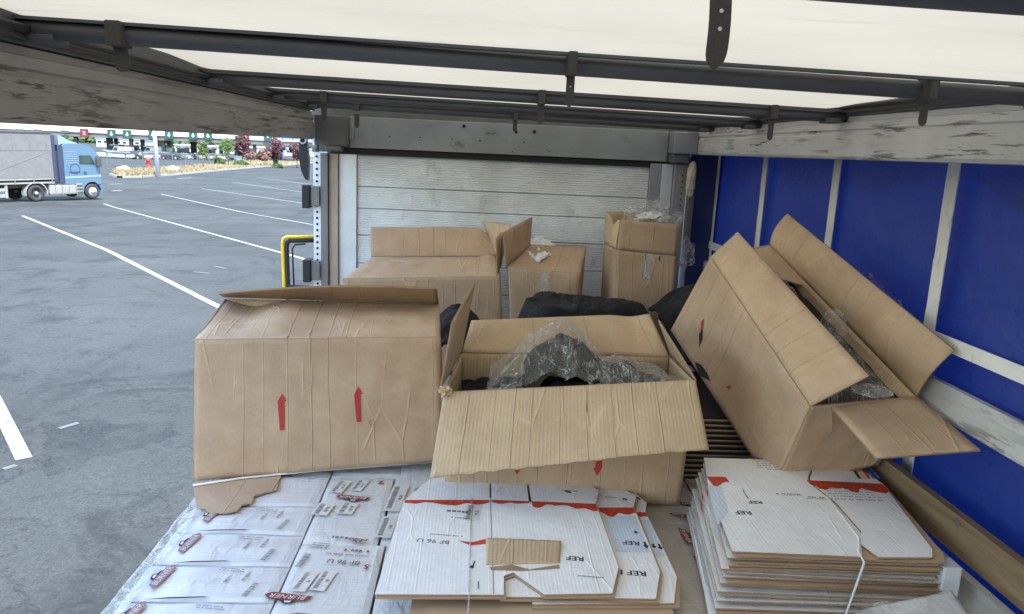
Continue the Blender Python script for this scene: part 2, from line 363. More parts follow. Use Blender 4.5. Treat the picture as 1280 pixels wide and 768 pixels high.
M['concrete'] = simple('pale_kerb_concrete', (.17, .17, .165), .85, scale=3)
def paint_mat():
    m, n, b = newmat('worn_road_paint'); out = n.nodes['Material Output']; c = coords(n, 'Object')
    t = N(n, 'ShaderNodeTexNoise', i_Scale=9.0, i_Detail=9.0, i_Roughness=.8); n.links.new(c, t.inputs[0])
    n.links.new(ramp(n, t.outputs[0], [(.40, (.06, .065, .07)), (.47, (.17, .178, .18)), (.72, (.26, .27, .27))]), b.inputs['Base Color'])
    b.inputs['Roughness'].default_value = .7; return m
M['paint'] = paint_mat()
M['dry_grass'] = simple('dry_grass_soil', (.15, .125, .075), .95, var=.4, scale=1.2, bmp=.1)
M['dry_blade'] = simple('dry_grass_blades', (.19, .16, .09), .9, var=.3, scale=2)
M['green_field'] = simple('distant_ground', (.10, .12, .06), .95, var=.3, scale=.05)

# ------------------------------------------------------------------ board panels
def panel(name, q, mat, parent, th=.006, step=.022, amp=.004, seed=0, edge='cut_edge', bend=None, rag=None, back=None, freq=3.0, loc=None):
    """Corrugated sheet on corners a,b,c,d (a->b is u, a->d is v), thickness inward; returns object, surface function"""
    a, b, c, d = [Vector(p) for p in q]
    lu = ((b-a).length + (c-d).length)/2; lv = ((d-a).length + (c-b).length)/2
    nr = (b-a).cross(d-a).normalized()
    nu = max(2, int(lu/step)); nv = max(2, int(lv/step))
    iu, iv = .0012/lu, .0012/lv
    def pos(u, v):
        u_ = iu + u*(1-2*iu); v_ = iv + v*(1-2*iv)
        p = a.lerp(b, u_).lerp(d.lerp(c, u_), v_)
        k = min(1, min(u, 1-u)*lu/.06, min(v, 1-v)*lv/.06)
        h = noise.noise(Vector((u*lu*freq+seed*7.3, v*lv*freq, seed*3.1)))*amp*2.2 + noise.noise(Vector((u*lu*14+seed, v*lv*3, seed)))*amp*.7
        p = p + nr*h*max(0, k)
        if bend: p = p + nr*bend(u, v)
        if rag: p = p + rag(u, v)*1.0
        return p
    vv = []; uv = []; ff = []; mi = []
    for side in (0, 1):
        for j in range(nv+1):
            for i in range(nu+1):
                p = pos(i/nu, j/nv)
                vv.append(p if side == 0 else p - nr*th); uv.append((i/nu*lu + seed*1.37, j/nv*lv + seed*.71))
    n0 = (nu+1)*(nv+1)
    for j in range(nv):
        for i in range(nu):
            k = j*(nu+1)+i
            ff.append((k, k+1, k+nu+2, k+nu+1)); mi.append(0)
            ff.append((n0+k, n0+k+nu+1, n0+k+nu+2, n0+k+1)); mi.append(2 if back else 0)
    rim = [j*(nu+1) for j in range(nv, 0, -1)] + []
    loop = [i for i in range(nu)] + [j*(nu+1)+nu for j in range(nv)] + [nv*(nu+1)+i for i in range(nu, 0, -1)] + [j*(nu+1) for j in range(nv, 0, -1)]
    for s_, t_ in zip(loop, loop[1:]+loop[:1]): ff.append((s_, n0+s_, n0+t_, t_)); mi.append(1)
    o = mesh(name, vv, ff, [M[mat], M[edge]] + ([M[back]] if back else []), parent, mi, uv, True, loc)
    # keep rim crisp
    for p_ in o.data.polygons:
        if p_.material_index == 1: p_.use_smooth = False
    es = o.data.edges
    return o, pos, nr
def decal(name, pos, nr, poly, mat, parent, off=.0022, n=6):
    """flat print laid on a panel: poly in the panel's (u,v), subdivided so that it follows the board"""
    bm = bmesh.new(); vs_ = [bm.verts.new((p[0], p[1], 0)) for p in poly]; bm.faces.new(vs_)
    bmesh.ops.triangulate(bm, faces=bm.faces[:])
    for _ in range(3):
        lg = [e for e in bm.edges if e.calc_length() > .04]
        if not lg: break
        bmesh.ops.subdivide_edges(bm, edges=lg, cuts=1, use_grid_fill=False); bmesh.ops.triangulate(bm, faces=bm.faces[:])
    vv = [pos(v.co.x, v.co.y) + nr*off for v in bm.verts]
    for i, v in enumerate(bm.verts): v.index = i
    ff = [[v.index for v in f.verts] for f in bm.faces]; bm.free()
    return mesh(name, vv, ff, M[mat], parent)
def arrow(cu, cv, lu, lv, h, w, headh, headw, down=False):
    """arrow outline centred on (cu,cv) in u,v of a panel lu x lv metres"""
    s = -1 if down else 1
    pts = [(-w/2, -h/2), (w/2, -h/2), (w/2, h/2-headh), (headw/2, h/2-headh), (0, h/2), (-headw/2, h/2-headh), (-w/2, h/2-headh)]
    r = [(cu + x/lu, cv + s*y/lv) for x, y in pts]
    return r[::-1] if down else r

# ------------------------------------------------------------------ lettering
_txt = {}
def text_mesh(body, shear=0, bold=0):
    k = (body, shear, bold)
    if k not in _txt:
        cu = bpy.data.curves.new('lettering', 'FONT'); cu.body = body; cu.size = 1; cu.shear = shear; cu.offset = bold
        cu.align_x = 'CENTER'; cu.align_y = 'CENTER'; cu.resolution_u = 2
        o = bpy.data.objects.new('t', cu); C.objects.link(o)
        dg = bpy.context.evaluated_depsgraph_get(); dg.update()
        me = bpy.data.meshes.new_from_object(o.evaluated_get(dg)); bpy.data.objects.remove(o)
        _txt[k] = ([v.co.copy() for v in me.vertices], [list(p.vertices) for p in me.polygons])
    return _txt[k]
def text(name, body, at, udir, size, mat, parent, nr=(0, 0, 1), shear=0, bold=.02, wide=1.0):
    vv, ff = text_mesh(body, shear, bold)
    u = Vector(udir).normalized(); n = Vector(nr).normalized(); v = n.cross(u).normalized(); at = Vector(at)
    return mesh(name, [at + u*(q.x*size*wide) + v*(q.y*size) for q in vv], ff, M[mat], parent)
def flat(name, pts, z, mat, parent):
    bm = bmesh.new(); vs_ = [bm.verts.new((p[0], p[1], z)) for p in pts]; f = bm.faces.new(vs_)
    if f.normal.z < 0 or f.calc_area() and (f.normal_update() or f.normal.z < 0): bmesh.ops.reverse_faces(bm, faces=[f])
    bmesh.ops.triangulate(bm, faces=bm.faces[:])
    for i, v in enumerate(bm.verts): v.index = i
    vv = [v.co.copy() for v in bm.verts]; ff = [[v.index for v in q.verts] for q in bm.faces]; bm.free()
    return mesh(name, vv, ff, M[mat], parent)
def ragged(p, q, n=14, a=.006, seed=1):
    rnd = random.Random(seed); p = Vector(p); q = Vector(q); t = (q-p); nn = Vector((-t.y, t.x)).normalized()
    return [tuple(p + t*i/n + nn*rnd.uniform(-a, a)) for i in range(n+1)]

# ================================================================== THE YARD
def ground_sheet():
    xs = [-3000, -900, -300, -150, -100, -70, -50, -35, -20, -10, 0, 10, 30, 100, 400, 3000]
    ys = [-3000, -300, -40, 0, 12, 25, 36, 48, 70, 100, 130, 160, 200, 300, 800, 4000]
    vv = [(x, y, gz(max(y, 0))) for y in ys for x in xs]; n = len(xs)
    ff = [(j*n+i, j*n+i+1, (j+1)*n+i+1, (j+1)*n+i) for j in range(len(ys)-1) for i in range(n-1)]
    return mesh('ground', vv, ff, M['asphalt'], loc=(0, 0, -3.75))
tag(ground_sheet(), kind='structure')
def strip(name, a, b, wid, mat, dz=.006, n=16):
    a = Vector(a); b = Vector(b); t = (b-a); nn = Vector((-t.y, t.x, 0)).normalized()*wid/2
    vv = []
    for i in range(n+1):
        p = a.lerp(b, i/n)
        for s in (-1, 1): q = p + nn*s; vv.append((q.x, q.y, gz(q.y)+dz))
    ff = [(2*i, 2*i+1, 2*i+3, 2*i+2) for i in range(n)]
    return mesh(name, vv, ff, M[mat])
lines = [((28, 270), (270, 382)), ((130, 255), (385, 326)), ((202, 243), (390, 281)), ((252, 236), (390, 256)), ((290, 228), (390, 242)), ((322, 222), (392, 231.5)), ((-60, 392), (30, 574)), ((137, 230.5), (152, 230.2)), ((222, 223.5), (240, 222.5)), ((140, 239), (152, 238))]
for i, (a, b) in enumerate(lines):
    a = G(*a); b = G(*b)
    if i < 6: b = a + (b-a)*1.12
    if i == 6: pass
    tag(strip('parking_line', a, b, .17 if i < 7 else .3, 'paint', n=40), kind='structure')
M['worn_paint'] = simple('faint_worn_paint', (.085, .09, .093), .8, var=.4, scale=20)
# short worn paint ticks on the tarmac
for i, (x0, y0, x1, y1) in enumerate([(74, 536, 98, 529), (4, 587, 20, 582), (242, 340, 262, 342), (268, 333, 282, 336)]):
    tag(strip('paint_mark', G(x0, y0), G(x1, y1), .08, 'worn_paint', n=3), kind='structure')

def stain(pts, mat, name='oil_stain', dz=.004):
    gp = [G(*p) for p in pts]; rn = random.Random(len(pts)); out = []
    for i, p in enumerate(gp):
        q = gp[(i+1) % len(gp)]
        for k in range(6):
            s_ = p.lerp(q, k/6); out.append((s_.x+rn.uniform(-.05, .05), s_.y+rn.uniform(-.07, .07), gz(s_.y)+dz))
    tag(mesh(name, out, [list(range(len(out)))], M[mat]), kind='structure')
def stain_mat():
    m, n, b = newmat('damp_dark_tarmac'); out = n.nodes['Material Output']; c = coords(n, 'Object')
    t = N(n, 'ShaderNodeTexNoise', i_Scale=1.6, i_Detail=9.0, i_Roughness=.7); n.links.new(c, t.inputs[0])
    b.inputs['Base Color'].default_value = (.018, .021, .024, 1); b.inputs['Roughness'].default_value = .7
    tr = n.nodes.new('ShaderNodeBsdfTransparent'); mx = n.nodes.new('ShaderNodeMixShader')
    n.links.new(ramp(n, t.outputs[0], [(.40, g3(0)), (.75, g3(.55))]), mx.inputs[0]); n.links.new(tr.outputs[0], mx.inputs[1]); n.links.new(b.outputs[0], mx.inputs[2]); n.links.new(mx.outputs[0], out.inputs[0]); return m
M['stain'] = stain_mat()
stain([(52, 528), (100, 522), (160, 530), (215, 528), (222, 545), (170, 562), (120, 572), (96, 590), (60, 594), (40, 575), (60, 552)], 'stain')
# dry grass island with its pale kerb
near = [(140, 219), (150, 222.5), (175, 222), (215, 219.5), (260, 215), (305, 211), (350, 207.5), (400, 203.6)]
far = [(400, 198.5), (350, 200), (300, 202.5), (255, 207), (215, 211), (180, 213.5), (158, 215.5), (143, 217)]
pn = [G(*p) for p in near]; pf = [G(*p) for p in far]
outline = [Vector((p.x, p.y, 0)) for p in pn+pf]
mb = MB()
cen = sum(outline, Vector())/len(outline)
n_ = len(outline)
top = [Vector((p.x, p.y, gz(p.y)+.16)) for p in outline]; bot = [Vector((p.x, p.y, gz(p.y)-.05)) for p in outline]
def island(name, idx_top, z_add, shrink, mat):
    k = len(pn); vv = []; ff = []
    for i in range(k):
        a = pn[i]; b = pf[k-1-i]; a = Vector((a.x, a.y, 0)); b = Vector((b.x, b.y, 0))
        for t in (shrink, .35, .7, 1-shrink):
            q = a.lerp(b, t); vv.append((q.x, q.y, gz(q.y)+z_add + (.0 if t in (shrink, 1-shrink) else z_add*.6)))
    for i in range(k-1):
        for j in range(3): ff.append((i*4+j, (i+1)*4+j, (i+1)*4+j+1, i*4+j+1))
    return mesh(name, vv, ff, M[mat])
o = island('island_ground', None, .17, .0, 'dry_grass'); tag(o, kind='structure')
kb = MB()
ring = [Vector((p.x, p.y, 0)) for p in pn] 
for a, b in zip(ring, ring[1:]):
    t = (b-a).normalized(); nn = Vector((-t.y, t.x, 0))
    v = [Vector((q.x, q.y, gz(q.y)+z)) for q, z in ((a-nn*.35, -.02), (b-nn*.35, -.02), (b-nn*.3, .2), (a-nn*.3, .2), (b+nn*.15, .215), (a+nn*.15, .215))]
    kb.add(v, [(0, 1, 2, 3), (3, 2, 4, 5)])
tag(kb.build('kerb', M['concrete']), kind='structure')
rnd = random.Random(3); gb = MB()
for _ in range(9000):
    i = rnd.randrange(len(pn)-1); t = rnd.random(); a = pn[i].lerp(pn[i+1], t); b = pf[len(pn)-1-i].lerp(pf[len(pn)-2-i], t)
    q = a.lerp(b, rnd.random()**1.3); h = rnd.uniform(.15, .55); th = rnd.random()*6.28; s = rnd.uniform(.05, .16)
    z = gz(q.y)+.15; dx, dy = math.cos(th)*s, math.sin(th)*s
    gb.add([(q.x-dx, q.y-dy, z), (q.x+dx, q.y+dy, z), (q.x+rnd.uniform(-.15, .15), q.y+rnd.uniform(-.15, .15), z+h)], [(0, 1, 2)])
tag(gb.build('dry_grass', M['dry_blade']), 'tufts of dry yellow grass growing on the long kerbed island', 'grass', kind='stuff')

# boulders, hydrant, bin
def blob(name, c, r, mat, seed, parent=None, flat_=.7, sub=2, rough=.3, fr=1.2, sx=1):
    bm = bmesh.new(); bmesh.ops.create_icosphere(bm, subdivisions=sub, radius=1)
    vv = []
    for v in bm.verts:
        q = v.co.normalized(); k = 1 + rough*noise.noise(q*fr + Vector((seed*3.1, seed, 0)))
        vv.append(Vector(c) + Vector((q.x*r*sx*k, q.y*r*k, q.z*r*flat_*k)))
    for i, v in enumerate(bm.verts): v.index = i
    ff = [[v.index for v in f.verts] for f in bm.faces]; bm.free()
    return mesh(name, vv, ff, M[mat] if isinstance(mat, str) else mat, parent, loc=None if parent else c)
M['boulder'] = simple('white_limestone', (.22, .215, .21), .9, scale=2, bmp=.1)
tag(blob('boulder', G(155, 216.5, .35), .85, 'boulder', 1), 'pale boulder at the left tip of the grass island', 'rock')
tag(blob('boulder', G(216, 216.5, .4), .95, 'boulder', 2), 'white boulder lying just right of the foot of the grey lamp post', 'rock')
h = G(186, 213.5); mb = MB()
t = thing('fire_hydrant', 'red hydrant post standing in the dry grass of the island', 'hydrant', h)
mb.lathe([(.0, 0), (.34, 0), (.34, .12), (.24, .18), (.24, 1.35), (.31, 1.4), (.31, 1.5), (.2, 1.75), (0, 1.8)], h, (0, 0, 1), 14); mb.build('barrel', M['red'], t, True)
mb = MB(); mb.lathe([(.13, -.42), (.13, .42)], h+Vector((0, 0, 1.1)), (1, 0, 0), 10); mb.build('outlet', M['red'], t, True)
M['bin_green'] = simple('green_bin', (.04, .14, .08), .6)
h = G(345, 208.6); t = thing('litter_bin', 'small green bin on the kerb under the red leaved trees', 'bin', h)
mb = MB(); mb.box((h.x-.5, h.y-.5, h.z), (h.x+.5, h.y+.5, h.z+1.25), bev=.08); mb.build('body', M['bin_green'], t)
mb = MB(); mb.box((h.x-.56, h.y-.56, h.z+1.26), (h.x+.56, h.y+.56, h.z+1.4), bev=.05); mb.build('lid', M['bin_green'], t)

# lamp post
h = G(198, 221.5); M['lamp_paint'] = simple('pale_grey_paint', (.42, .46, .50), .5)
t = thing('lamp_post', 'tall pale grey lamp post standing on the grass island', 'lamp post', h)
mb = MB(); mb.tube([h, h+Vector((-.25, 0, 6)), h+Vector((-.45, 0, 12))], [.27, .22, .15], 14); mb.build('pole', M['lamp_paint'], t, True)
mb = MB(); mb.tube([h+Vector((-.45, 0, 11.9)), h+Vector((-.2, 0, 12.6)), h+Vector((1.4, 0, 12.9))], .09, 8); mb.build('arm', M['lamp_paint'], t, True)
mb = MB(); mb.box((h.x+1.2, h.y-.18, h.z+12.8), (h.x+2.1, h.y+.18, h.z+12.95), bev=.05); mb.build('lantern', M['lamp_paint'], t)

# fence of thin dark posts
fps = [(135, 214.5), (158, 213), (179, 211.5), (198, 211), (216, 209.8), (232, 210.5), (240, 209.5), (247, 209.5), (254, 210), (262, 208), (268, 207)]
M['post_dark'] = simple('dark_fence_paint', (.06, .085, .10), .6)
h = G(*fps[0]); t = thing('wire_fence', 'thin dark wire fence posts in a row behind the grass island', 'fence', h)
fp = [G(*p) for p in fps]
for p in fp:
    mb = MB(); mb.tube([p, p+Vector((0, 0, 2.5))], .11, 8); mb.build('post', M['post_dark'], t)
mb = MB()
for zz in (.8, 1.5, 2.2):
    for a, b in zip(fp, fp[1:]): mb.tube([a+Vector((0, 0, zz)), b+Vector((0, 0, zz))], .018, 5)
mb.build('wire', M['post_dark'], t)

# ------------------------------------------------------------------ trees
def leaf_mat(name, a, b_):
    m, n, b = newmat(name); gi = n.nodes.new('ShaderNodeObjectInfo'); c = coords(n, 'Object')
    t = N(n, 'ShaderNodeTexNoise', i_Scale=1.1, i_Detail=6.0, i_Roughness=.8); n.links.new(c, t.inputs[0])
    col = ramp(n, t.outputs[0], [(.3, a), (.7, b_)]); n.links.new(col, b.inputs['Base Color']); b.inputs['Roughness'].default_value = .6
    out = n.nodes['Material Output']; tl = n.nodes.new('ShaderNodeBsdfTranslucent'); n.links.new(col, tl.inputs[0])
    mx = n.nodes.new('ShaderNodeMixShader'); mx.inputs[0].default_value = .3
    n.links.new(b.outputs[0], mx.inputs[1]); n.links.new(tl.outputs[0], mx.inputs[2]); n.links.new(mx.outputs[0], out.inputs[0]); return m
M['leaf_green'] = leaf_mat('fresh_green_leaves', (.05, .095, .03), (.12, .18, .06))
M['leaf_dark'] = leaf_mat('dark_green_leaves', (.035, .075, .02), (.085, .15, .04))
M['leaf_plum'] = leaf_mat('plum_purple_leaves', (.05, .022, .03), (.12, .055, .065))
M['leaf_pink'] = leaf_mat('dusty_pink_leaves', (.14, .075, .07), (.26, .16, .14))
M['bark'] = simple('bark', (.13, .10, .075), .9, scale=4, bmp=.03)
def crown(c, r, n, leaf, mat, parent, seed, zs=1.0, name='crown'):
    rnd = random.Random(seed); vv = []; ff = []; clumps = []
    for _ in range(16):
        d = Vector((rnd.gauss(0, 1), rnd.gauss(0, 1), rnd.gauss(0, 1))).normalized()*rnd.uniform(.2, .78)
        clumps.append((d, rnd.uniform(.22, .46)))
    for _ in range(n):
        d, s = rnd.choice(clumps)
        p = d + Vector((rnd.gauss(0, 1), rnd.gauss(0, 1), rnd.gauss(0, 1))).normalized()*s*rnd.random()**.4
        q = Vector(c) + Vector((p.x*r, p.y*r, p.z*r*zs)); a = Vector((rnd.gauss(0, 1), rnd.gauss(0, 1), rnd.gauss(0, 1))).normalized()*leaf*rnd.uniform(.6, 1.3); b = a.orthogonal().normalized()*leaf*.5
        k = len(vv); vv += [q-a*.5, q+b*.5, q+a*.5, q-b*.5]; ff.append((k, k+1, k+2, k+3))
    return mesh(name, vv, ff, M[mat], parent)
def tree(foot, h, r, mat, label, seed, n=1300, leaf=.5, ch=.62, zs=1.15, name='small_tree', group=None, cat='tree'):
    rnd = random.Random(seed); f = Vector(foot); t = thing(name, label, cat, f, group)
    mb = MB(); mb.tube([f-Vector((0, 0, .1)), f+Vector((.05*r, 0, h*.3)), f+Vector((0, 0, h*.75))], [r*.07, r*.055, r*.02], 8); mb.build('trunk', M['bark'], t, True)
    mb = MB()
    for k in range(6):
        a = rnd.random()*6.28; mb.tube([f+Vector((0, 0, h*rnd.uniform(.3, .5))), f+Vector((math.cos(a)*r*.55, math.sin(a)*r*.55, h*rnd.uniform(.6, .85)))], [r*.03, r*.01], 6)
    mb.build('branch', M['bark'], t)
    crown(f+Vector((0, 0, h*ch)), r, n, leaf, mat, t, seed, zs)
    return t
tree(G(254, 211.5), 4.9, 1.35, 'leaf_green', 'smaller fresh green tree on the island, left of the larger green one', 11, 900, .36, .66, 1.25, 'young_tree')
tree(G(285.5, 208.5), 6.3, 2.0, 'leaf_green', 'larger fresh green tree standing in the middle of the grass island', 12, 1300, .42, .64, 1.1, 'young_tree')
def far_tree(px, py, topy, rpx, mat, label, seed, name='ornamental_tree', zs=1.0, ch=.6):
    f = P(px, py, y=168); f.z = gz(168); k = f.dot(fw)/F_PX; tree(f, P(px, topy, y=168).z-f.z, rpx*k, mat, label, seed, 1500, .75, ch, zs, name)
far_tree(303, 203, 169, 12, 'leaf_plum', 'tall plum purple tree just right of the larger green tree', 21, zs=1.3)
far_tree(345, 201, 171, 13, 'leaf_plum', 'broad dark plum tree right of the red lane sign', 22, zs=1.1)
far_tree(331, 203, 180, 12, 'leaf_pink', 'dusty pink leaved tree in front of the broad plum tree', 23, zs=.8, ch=.55)
far_tree(371, 199, 173, 12, 'leaf_plum', 'plum purple tree beside the trailer post, rightmost of the trees', 24, zs=1.0)
far_tree(313, 203, 183, 8, 'leaf_pink', 'small mauve bush like tree under the tall plum tree', 25, zs=.9)
def bush(px, py, wpx, hpx, label, seed, mat='leaf_dark'):
    f = P(px, py, y=162); f.z = gz(162); k = f.dot(fw)/F_PX; t = thing('bush', label, 'bush', f)
    mb = MB(); mb.tube([f, f+Vector((0, 0, hpx*k*.5))], .1, 6); mb.build('stem', M['bark'], t)
    crown(f+Vector((0, 0, hpx*k*.45)), wpx*k*.55, 1100, .6, mat, t, seed, hpx/wpx*1.1, 'foliage')
bush(274, 203.5, 15, 12, 'dark green bush behind the left side of the larger green tree', 31)
bush(298, 203, 14, 9, 'low green bush right of the larger green tree trunk', 32)
bush(308, 202, 11, 6, 'low dark bush under the mauve tree', 33)
bush(350, 200.5, 12, 5, 'low green bush under the broad plum tree', 34)

# ------------------------------------------------------------------ the toll plaza
TY = 205.0                                   # metres ahead
gzp = gz(TY)
M['canopy'] = simple('grey_canopy_fascia', (.10, .10, .11), .7, scale=.3)
M['canopy_top'] = simple('pale_canopy_roof', (.32, .34, .37), .6, scale=.3)
M['toll_col'] = simple('dark_column', (.05, .06, .075), .6)
M['sign_green'] = simple('dark_green_lane_sign', (.01, .045, .04), .5)
M['sign_red'] = simple('dark_red_lane_sign', (.08, .015, .02), .5)
def glow(name, c, s):
    m, n, b = newmat(name); b.inputs['Base Color'].default_value = (*c, 1); b.inputs['Emission Color'].default_value = (*c, 1); b.inputs['Emission Strength'].default_value = s; return m
M['lit_green'] = glow('lit_green_arrow', (.35, .9, .7), .12); M['lit_red'] = glow('lit_red_cross', (1, .2, .25), .15)
cL = P(-40, 165, y=TY); cR = P(368, 176, y=TY)
tp = thing('toll_canopy', 'long dark flat roofed toll plaza canopy across the far side of the yard', 'toll plaza', (cL.x, TY, gzp))
zt0, zt1 = P(60, 165.0, y=TY).z, P(340, 173.2, y=TY).z
zb0, zb1 = P(60, 170.8, y=TY).z, P(340, 181, y=TY).z
def zlerp(x, a, b): 
    x0, x1 = P(60, 162, y=TY).x, P(340, 172, y=TY).x
    return a+(b-a)*(x-x0)/(x1-x0)
ztop = (zt0+zt1)/2; zbot = (zb0+zb1)/2
mb = MB(); mb.box((cL.x, TY, zbot), (cR.x, TY+22, ztop-.25), bev=.12); mb.build('fascia', M['canopy'], tp)
mb = MB(); mb.box((cL.x-.3, TY-.3, ztop-.24), (cR.x+.3, TY+22.3, ztop), bev=.05); mb.build('roof_slab', M['canopy_top'], tp)
colpx = [20, 45, 70, 95, 137, 145, 164, 178, 196, 204, 211, 242, 256, 276, 298, 318, 343]
for i, px in enumerate(colpx):
    q = P(px, 175, y=TY+2+(i % 3)*5); ww = .42 if i not in (11, 4) else .75
    mb = MB(); mb.box((q.x-ww, q.y-.4, gz(q.y)), (q.x+ww, q.y+.4, zbot-.003), bev=.05); mb.build('column', M['toll_col'], tp)
M['booth'] = simple('pale_booth_panel', (.40, .42, .44), .5, scale=1); M['glass_dark'] = simple('dark_window_glass', (.03, .045, .055), .15, metal=.2)
BL = ['pale toll booth '+s for s in ('nearest the blue cab, under the canopy', 'second right of the blue cab, under the canopy', 'just left of the lamp post, under the canopy', 'just right of the lamp post, under the canopy', 'left of the smaller green tree, under the canopy', 'between the two green trees, under the canopy', 'under the canopy behind the plum purple trees')]
for i, px in enumerate([148, 166, 189, 206, 229, 262, 300]):
    q = P(px, 185, y=TY+6); z0 = gz(TY+6); t = thing('toll_booth', BL[i], 'booth', (q.x, q.y, z0), 'toll booths under the plaza canopy')
    mb = MB(); mb.box((q.x-1, q.y-2, z0+.002), (q.x+1, q.y+2, z0+1.1), bev=.05); mb.build('base_panel', M['booth'], t)
    mb = MB(); mb.box((q.x-.95, q.y-1.95, z0+1.102), (q.x+.95, q.y+1.95, z0+2.3), bev=.05); mb.build('window', M['glass_dark'], t)
    mb = MB(); mb.box((q.x-1.2, q.y-2.2, z0+2.302), (q.x+1.2, q.y+2.2, z0+2.6), bev=.05); mb.build('roof', M['booth'], t)
    mb = MB()
    for s in (-1, 1): mb.box((q.x+s*2.2-.4, q.y-9, z0-.01), (q.x+s*2.2+.4, q.y+5, z0+.3), bev=.05)
    mb.build('traffic_island', M['concrete'], t)
lab_sig = ['green lane sign with a lit arrow, %s']
sign_at = [(25, 163.2, 'k'), (47, 163.6, 'k'), (81, 164.8, 'k'), (105.5, 166.6, 'r'), (139.5, 167.5, 'g'), (159, 168, 'g'), (191, 168.5, 'g'), (211.3, 168.7, 'g'), (241.5, 169.5, 'g'), (260, 170, 'g'), (306.5, 169.3, 'r'), (335, 170.2, 'g')]
words = ['dark lane sign on the canopy edge over the trailer roof, leftmost', 'dark lane sign over the rear of the passing trailer, second from left', 'dark lane sign right above the blue cab deflector',
 'red lane sign with a lit cross, right of the blue cab roof', 'green arrow lane sign first right of the red cross by the blue truck', 'green arrow lane sign second right of the red cross', 'green arrow lane sign just left of the lamp post',
 'green arrow lane sign just right of the lamp post', 'green arrow lane sign above the wide column', 'green arrow lane sign above the smaller green tree', 'red lane sign with a lit cross above the tall plum tree', 'green arrow lane sign above the broad plum tree']
for (px, py, kind), lb in zip(sign_at, words):
    yy = TY-.8; q = P(px, py, y=yy); t = thing('lane_sign', lb, 'sign', (q.x, yy, q.z), 'lane signs along the toll canopy')
    hw, hh = (1.05, 1.05)
    if kind == 'k': hw, hh = .95, .35
    mb = MB(); mb.box((q.x-hw, yy-.12, q.z-hh), (q.x+hw, yy+.12, q.z+hh), bev=.04); mb.build('housing', M['sign_red'] if kind == 'r' else M['sign_green'] if kind == 'g' else M['toll_col'], t)
    mb = MB(); mb.box((q.x-.1, yy+.12, q.z-.2), (q.x+.1, yy+.785, q.z+.2)); mb.build('bracket', M['toll_col'], t)
    if kind == 'g':
        mb = MB(); mb.prism([(q.x-.13, q.z+.5), (q.x-.13, q.z-.05), (q.x-.42, q.z-.05), (q.x, q.z-.5), (q.x+.42, q.z-.05), (q.x+.13, q.z-.05), (q.x+.13, q.z+.5)], 'y', yy-.16, yy-.123); mb.build('arrow', M['lit_green'], t)
    if kind == 'r':
        mb = MB()
        for s in (-1, 1): mb.prism([(q.x-.4, q.z-s*.5), (q.x-.22, q.z-s*.5), (q.x+.4, q.z+s*.5), (q.x+.22, q.z+s*.5)][::s], 'y', yy-.16-.005*s, yy-.124)
        mb.build('cross', M['lit_red'], t)
# pale buildings beyond
M['far_wall'] = simple('far_white_wall', (.33, .35, .37), .8, scale=.2); M['far_grey'] = simple('far_grey_wall', (.30, .33, .36), .8, scale=.2)
def far_building(px0, px1, py0, y, label, mat, nwin, wz=.5):
    a = P(px0, py0, y=y); b = P(px1, py0+.045*(px1-px0), y=y); z0 = gz(y); t = thing('warehouse', label, 'building', (a.x, y, z0))
    mb = MB(); mb.box((a.x, y, z0-.1), (b.x, y+14, (a.z+b.z)/2)); mb.build('wall', M[mat], t)
    mb = MB(); mb.box((a.x-.3, y-.3, (a.z+b.z)/2+.002), (b.x+.3, y+14.3, (a.z+b.z)/2+.35)); mb.build('roof', M['canopy_top'], t)
    H_ = (a.z+b.z)/2-z0
    for i in range(nwin):
        x = a.x+(b.x-a.x)*(i+.5)/nwin; ww = (b.x-a.x)/nwin*.3
        mb = MB(); mb.box((x-ww, y-.06, z0+H_*wz), (x+ww, y-.004, z0+H_*(wz+.25))); mb.build('window', M['glass_dark'], t)
far_building(218, 300, 181.5, 285, 'low white warehouse seen between the columns beyond the toll lanes', 'far_wall', 9)
far_building(120, 175, 173, 300, 'long low pale building behind the toll lanes at the left', 'far_wall', 7)
far_building(300, 400, 184, 290, 'pale building behind the red leaved trees at the right', 'far_wall', 9)
# blue gantry
M['gantry'] = simple('blue_gantry_paint', (.05, .12, .50), .5)
gy = 240; t = thing('blue_gantry', 'blue steel portal frame beyond the red leaved trees', 'gantry', P(352, 190, y=gy))
a = P(346, 172, y=gy); b = P(384, 173.5, y=gy)
mb = MB(); mb.box((a.x, gy-.3, (a.z+b.z)/2-.35), (b.x+6, gy+.3, (a.z+b.z)/2+.2)); mb.build('beam', M['gantry'], t)
for px in (353.5, 366, 384):
    q = P(px, 180, y=gy); mb = MB(); mb.box((q.x-.22, gy-.2, gz(gy)), (q.x+.22, gy+.2, (a.z+b.z)/2-.352)); mb.build('leg', M['gantry'], t)
q = P(353.5, 181, y=gy); mb = MB(); mb.tube([(q.x, gy-.25, q.z), (q.x+2.2, gy-.25, q.z-2.0)], .2, 6); mb.build('brace', M['gantry'], t)
# wooded ridge beyond
rnd = random.Random(9); vv = []; ff = []
for i in range(15000):
    px = rnd.uniform(-60, 420); dist = rnd.uniform(380, 460)
    q0 = P(px, 170, y=dist); topz = P(px, 169.5+.045*(px-130)+2.5*noise.noise(Vector((px*.05, 0, 0))), y=dist).z
    z = gz(dist) + (topz-gz(dist))*rnd.random()**.6; s = rnd.uniform(.8, 1.8)
    a = Vector((rnd.gauss(0, 1), rnd.gauss(0, 1), rnd.gauss(0, 1))).normalized()*s; b = a.orthogonal().normalized()*s*.7
    q = Vector((q0.x, dist, z)); k = len(vv); vv += [q-a, q+b, q+a, q-b]; ff.append((k, k+1, k+2, k+3))
tag(mesh('distant_woods', vv, ff, M['leaf_dark']), 'band of dark green woodland beyond the toll plaza', 'woods', kind='stuff')

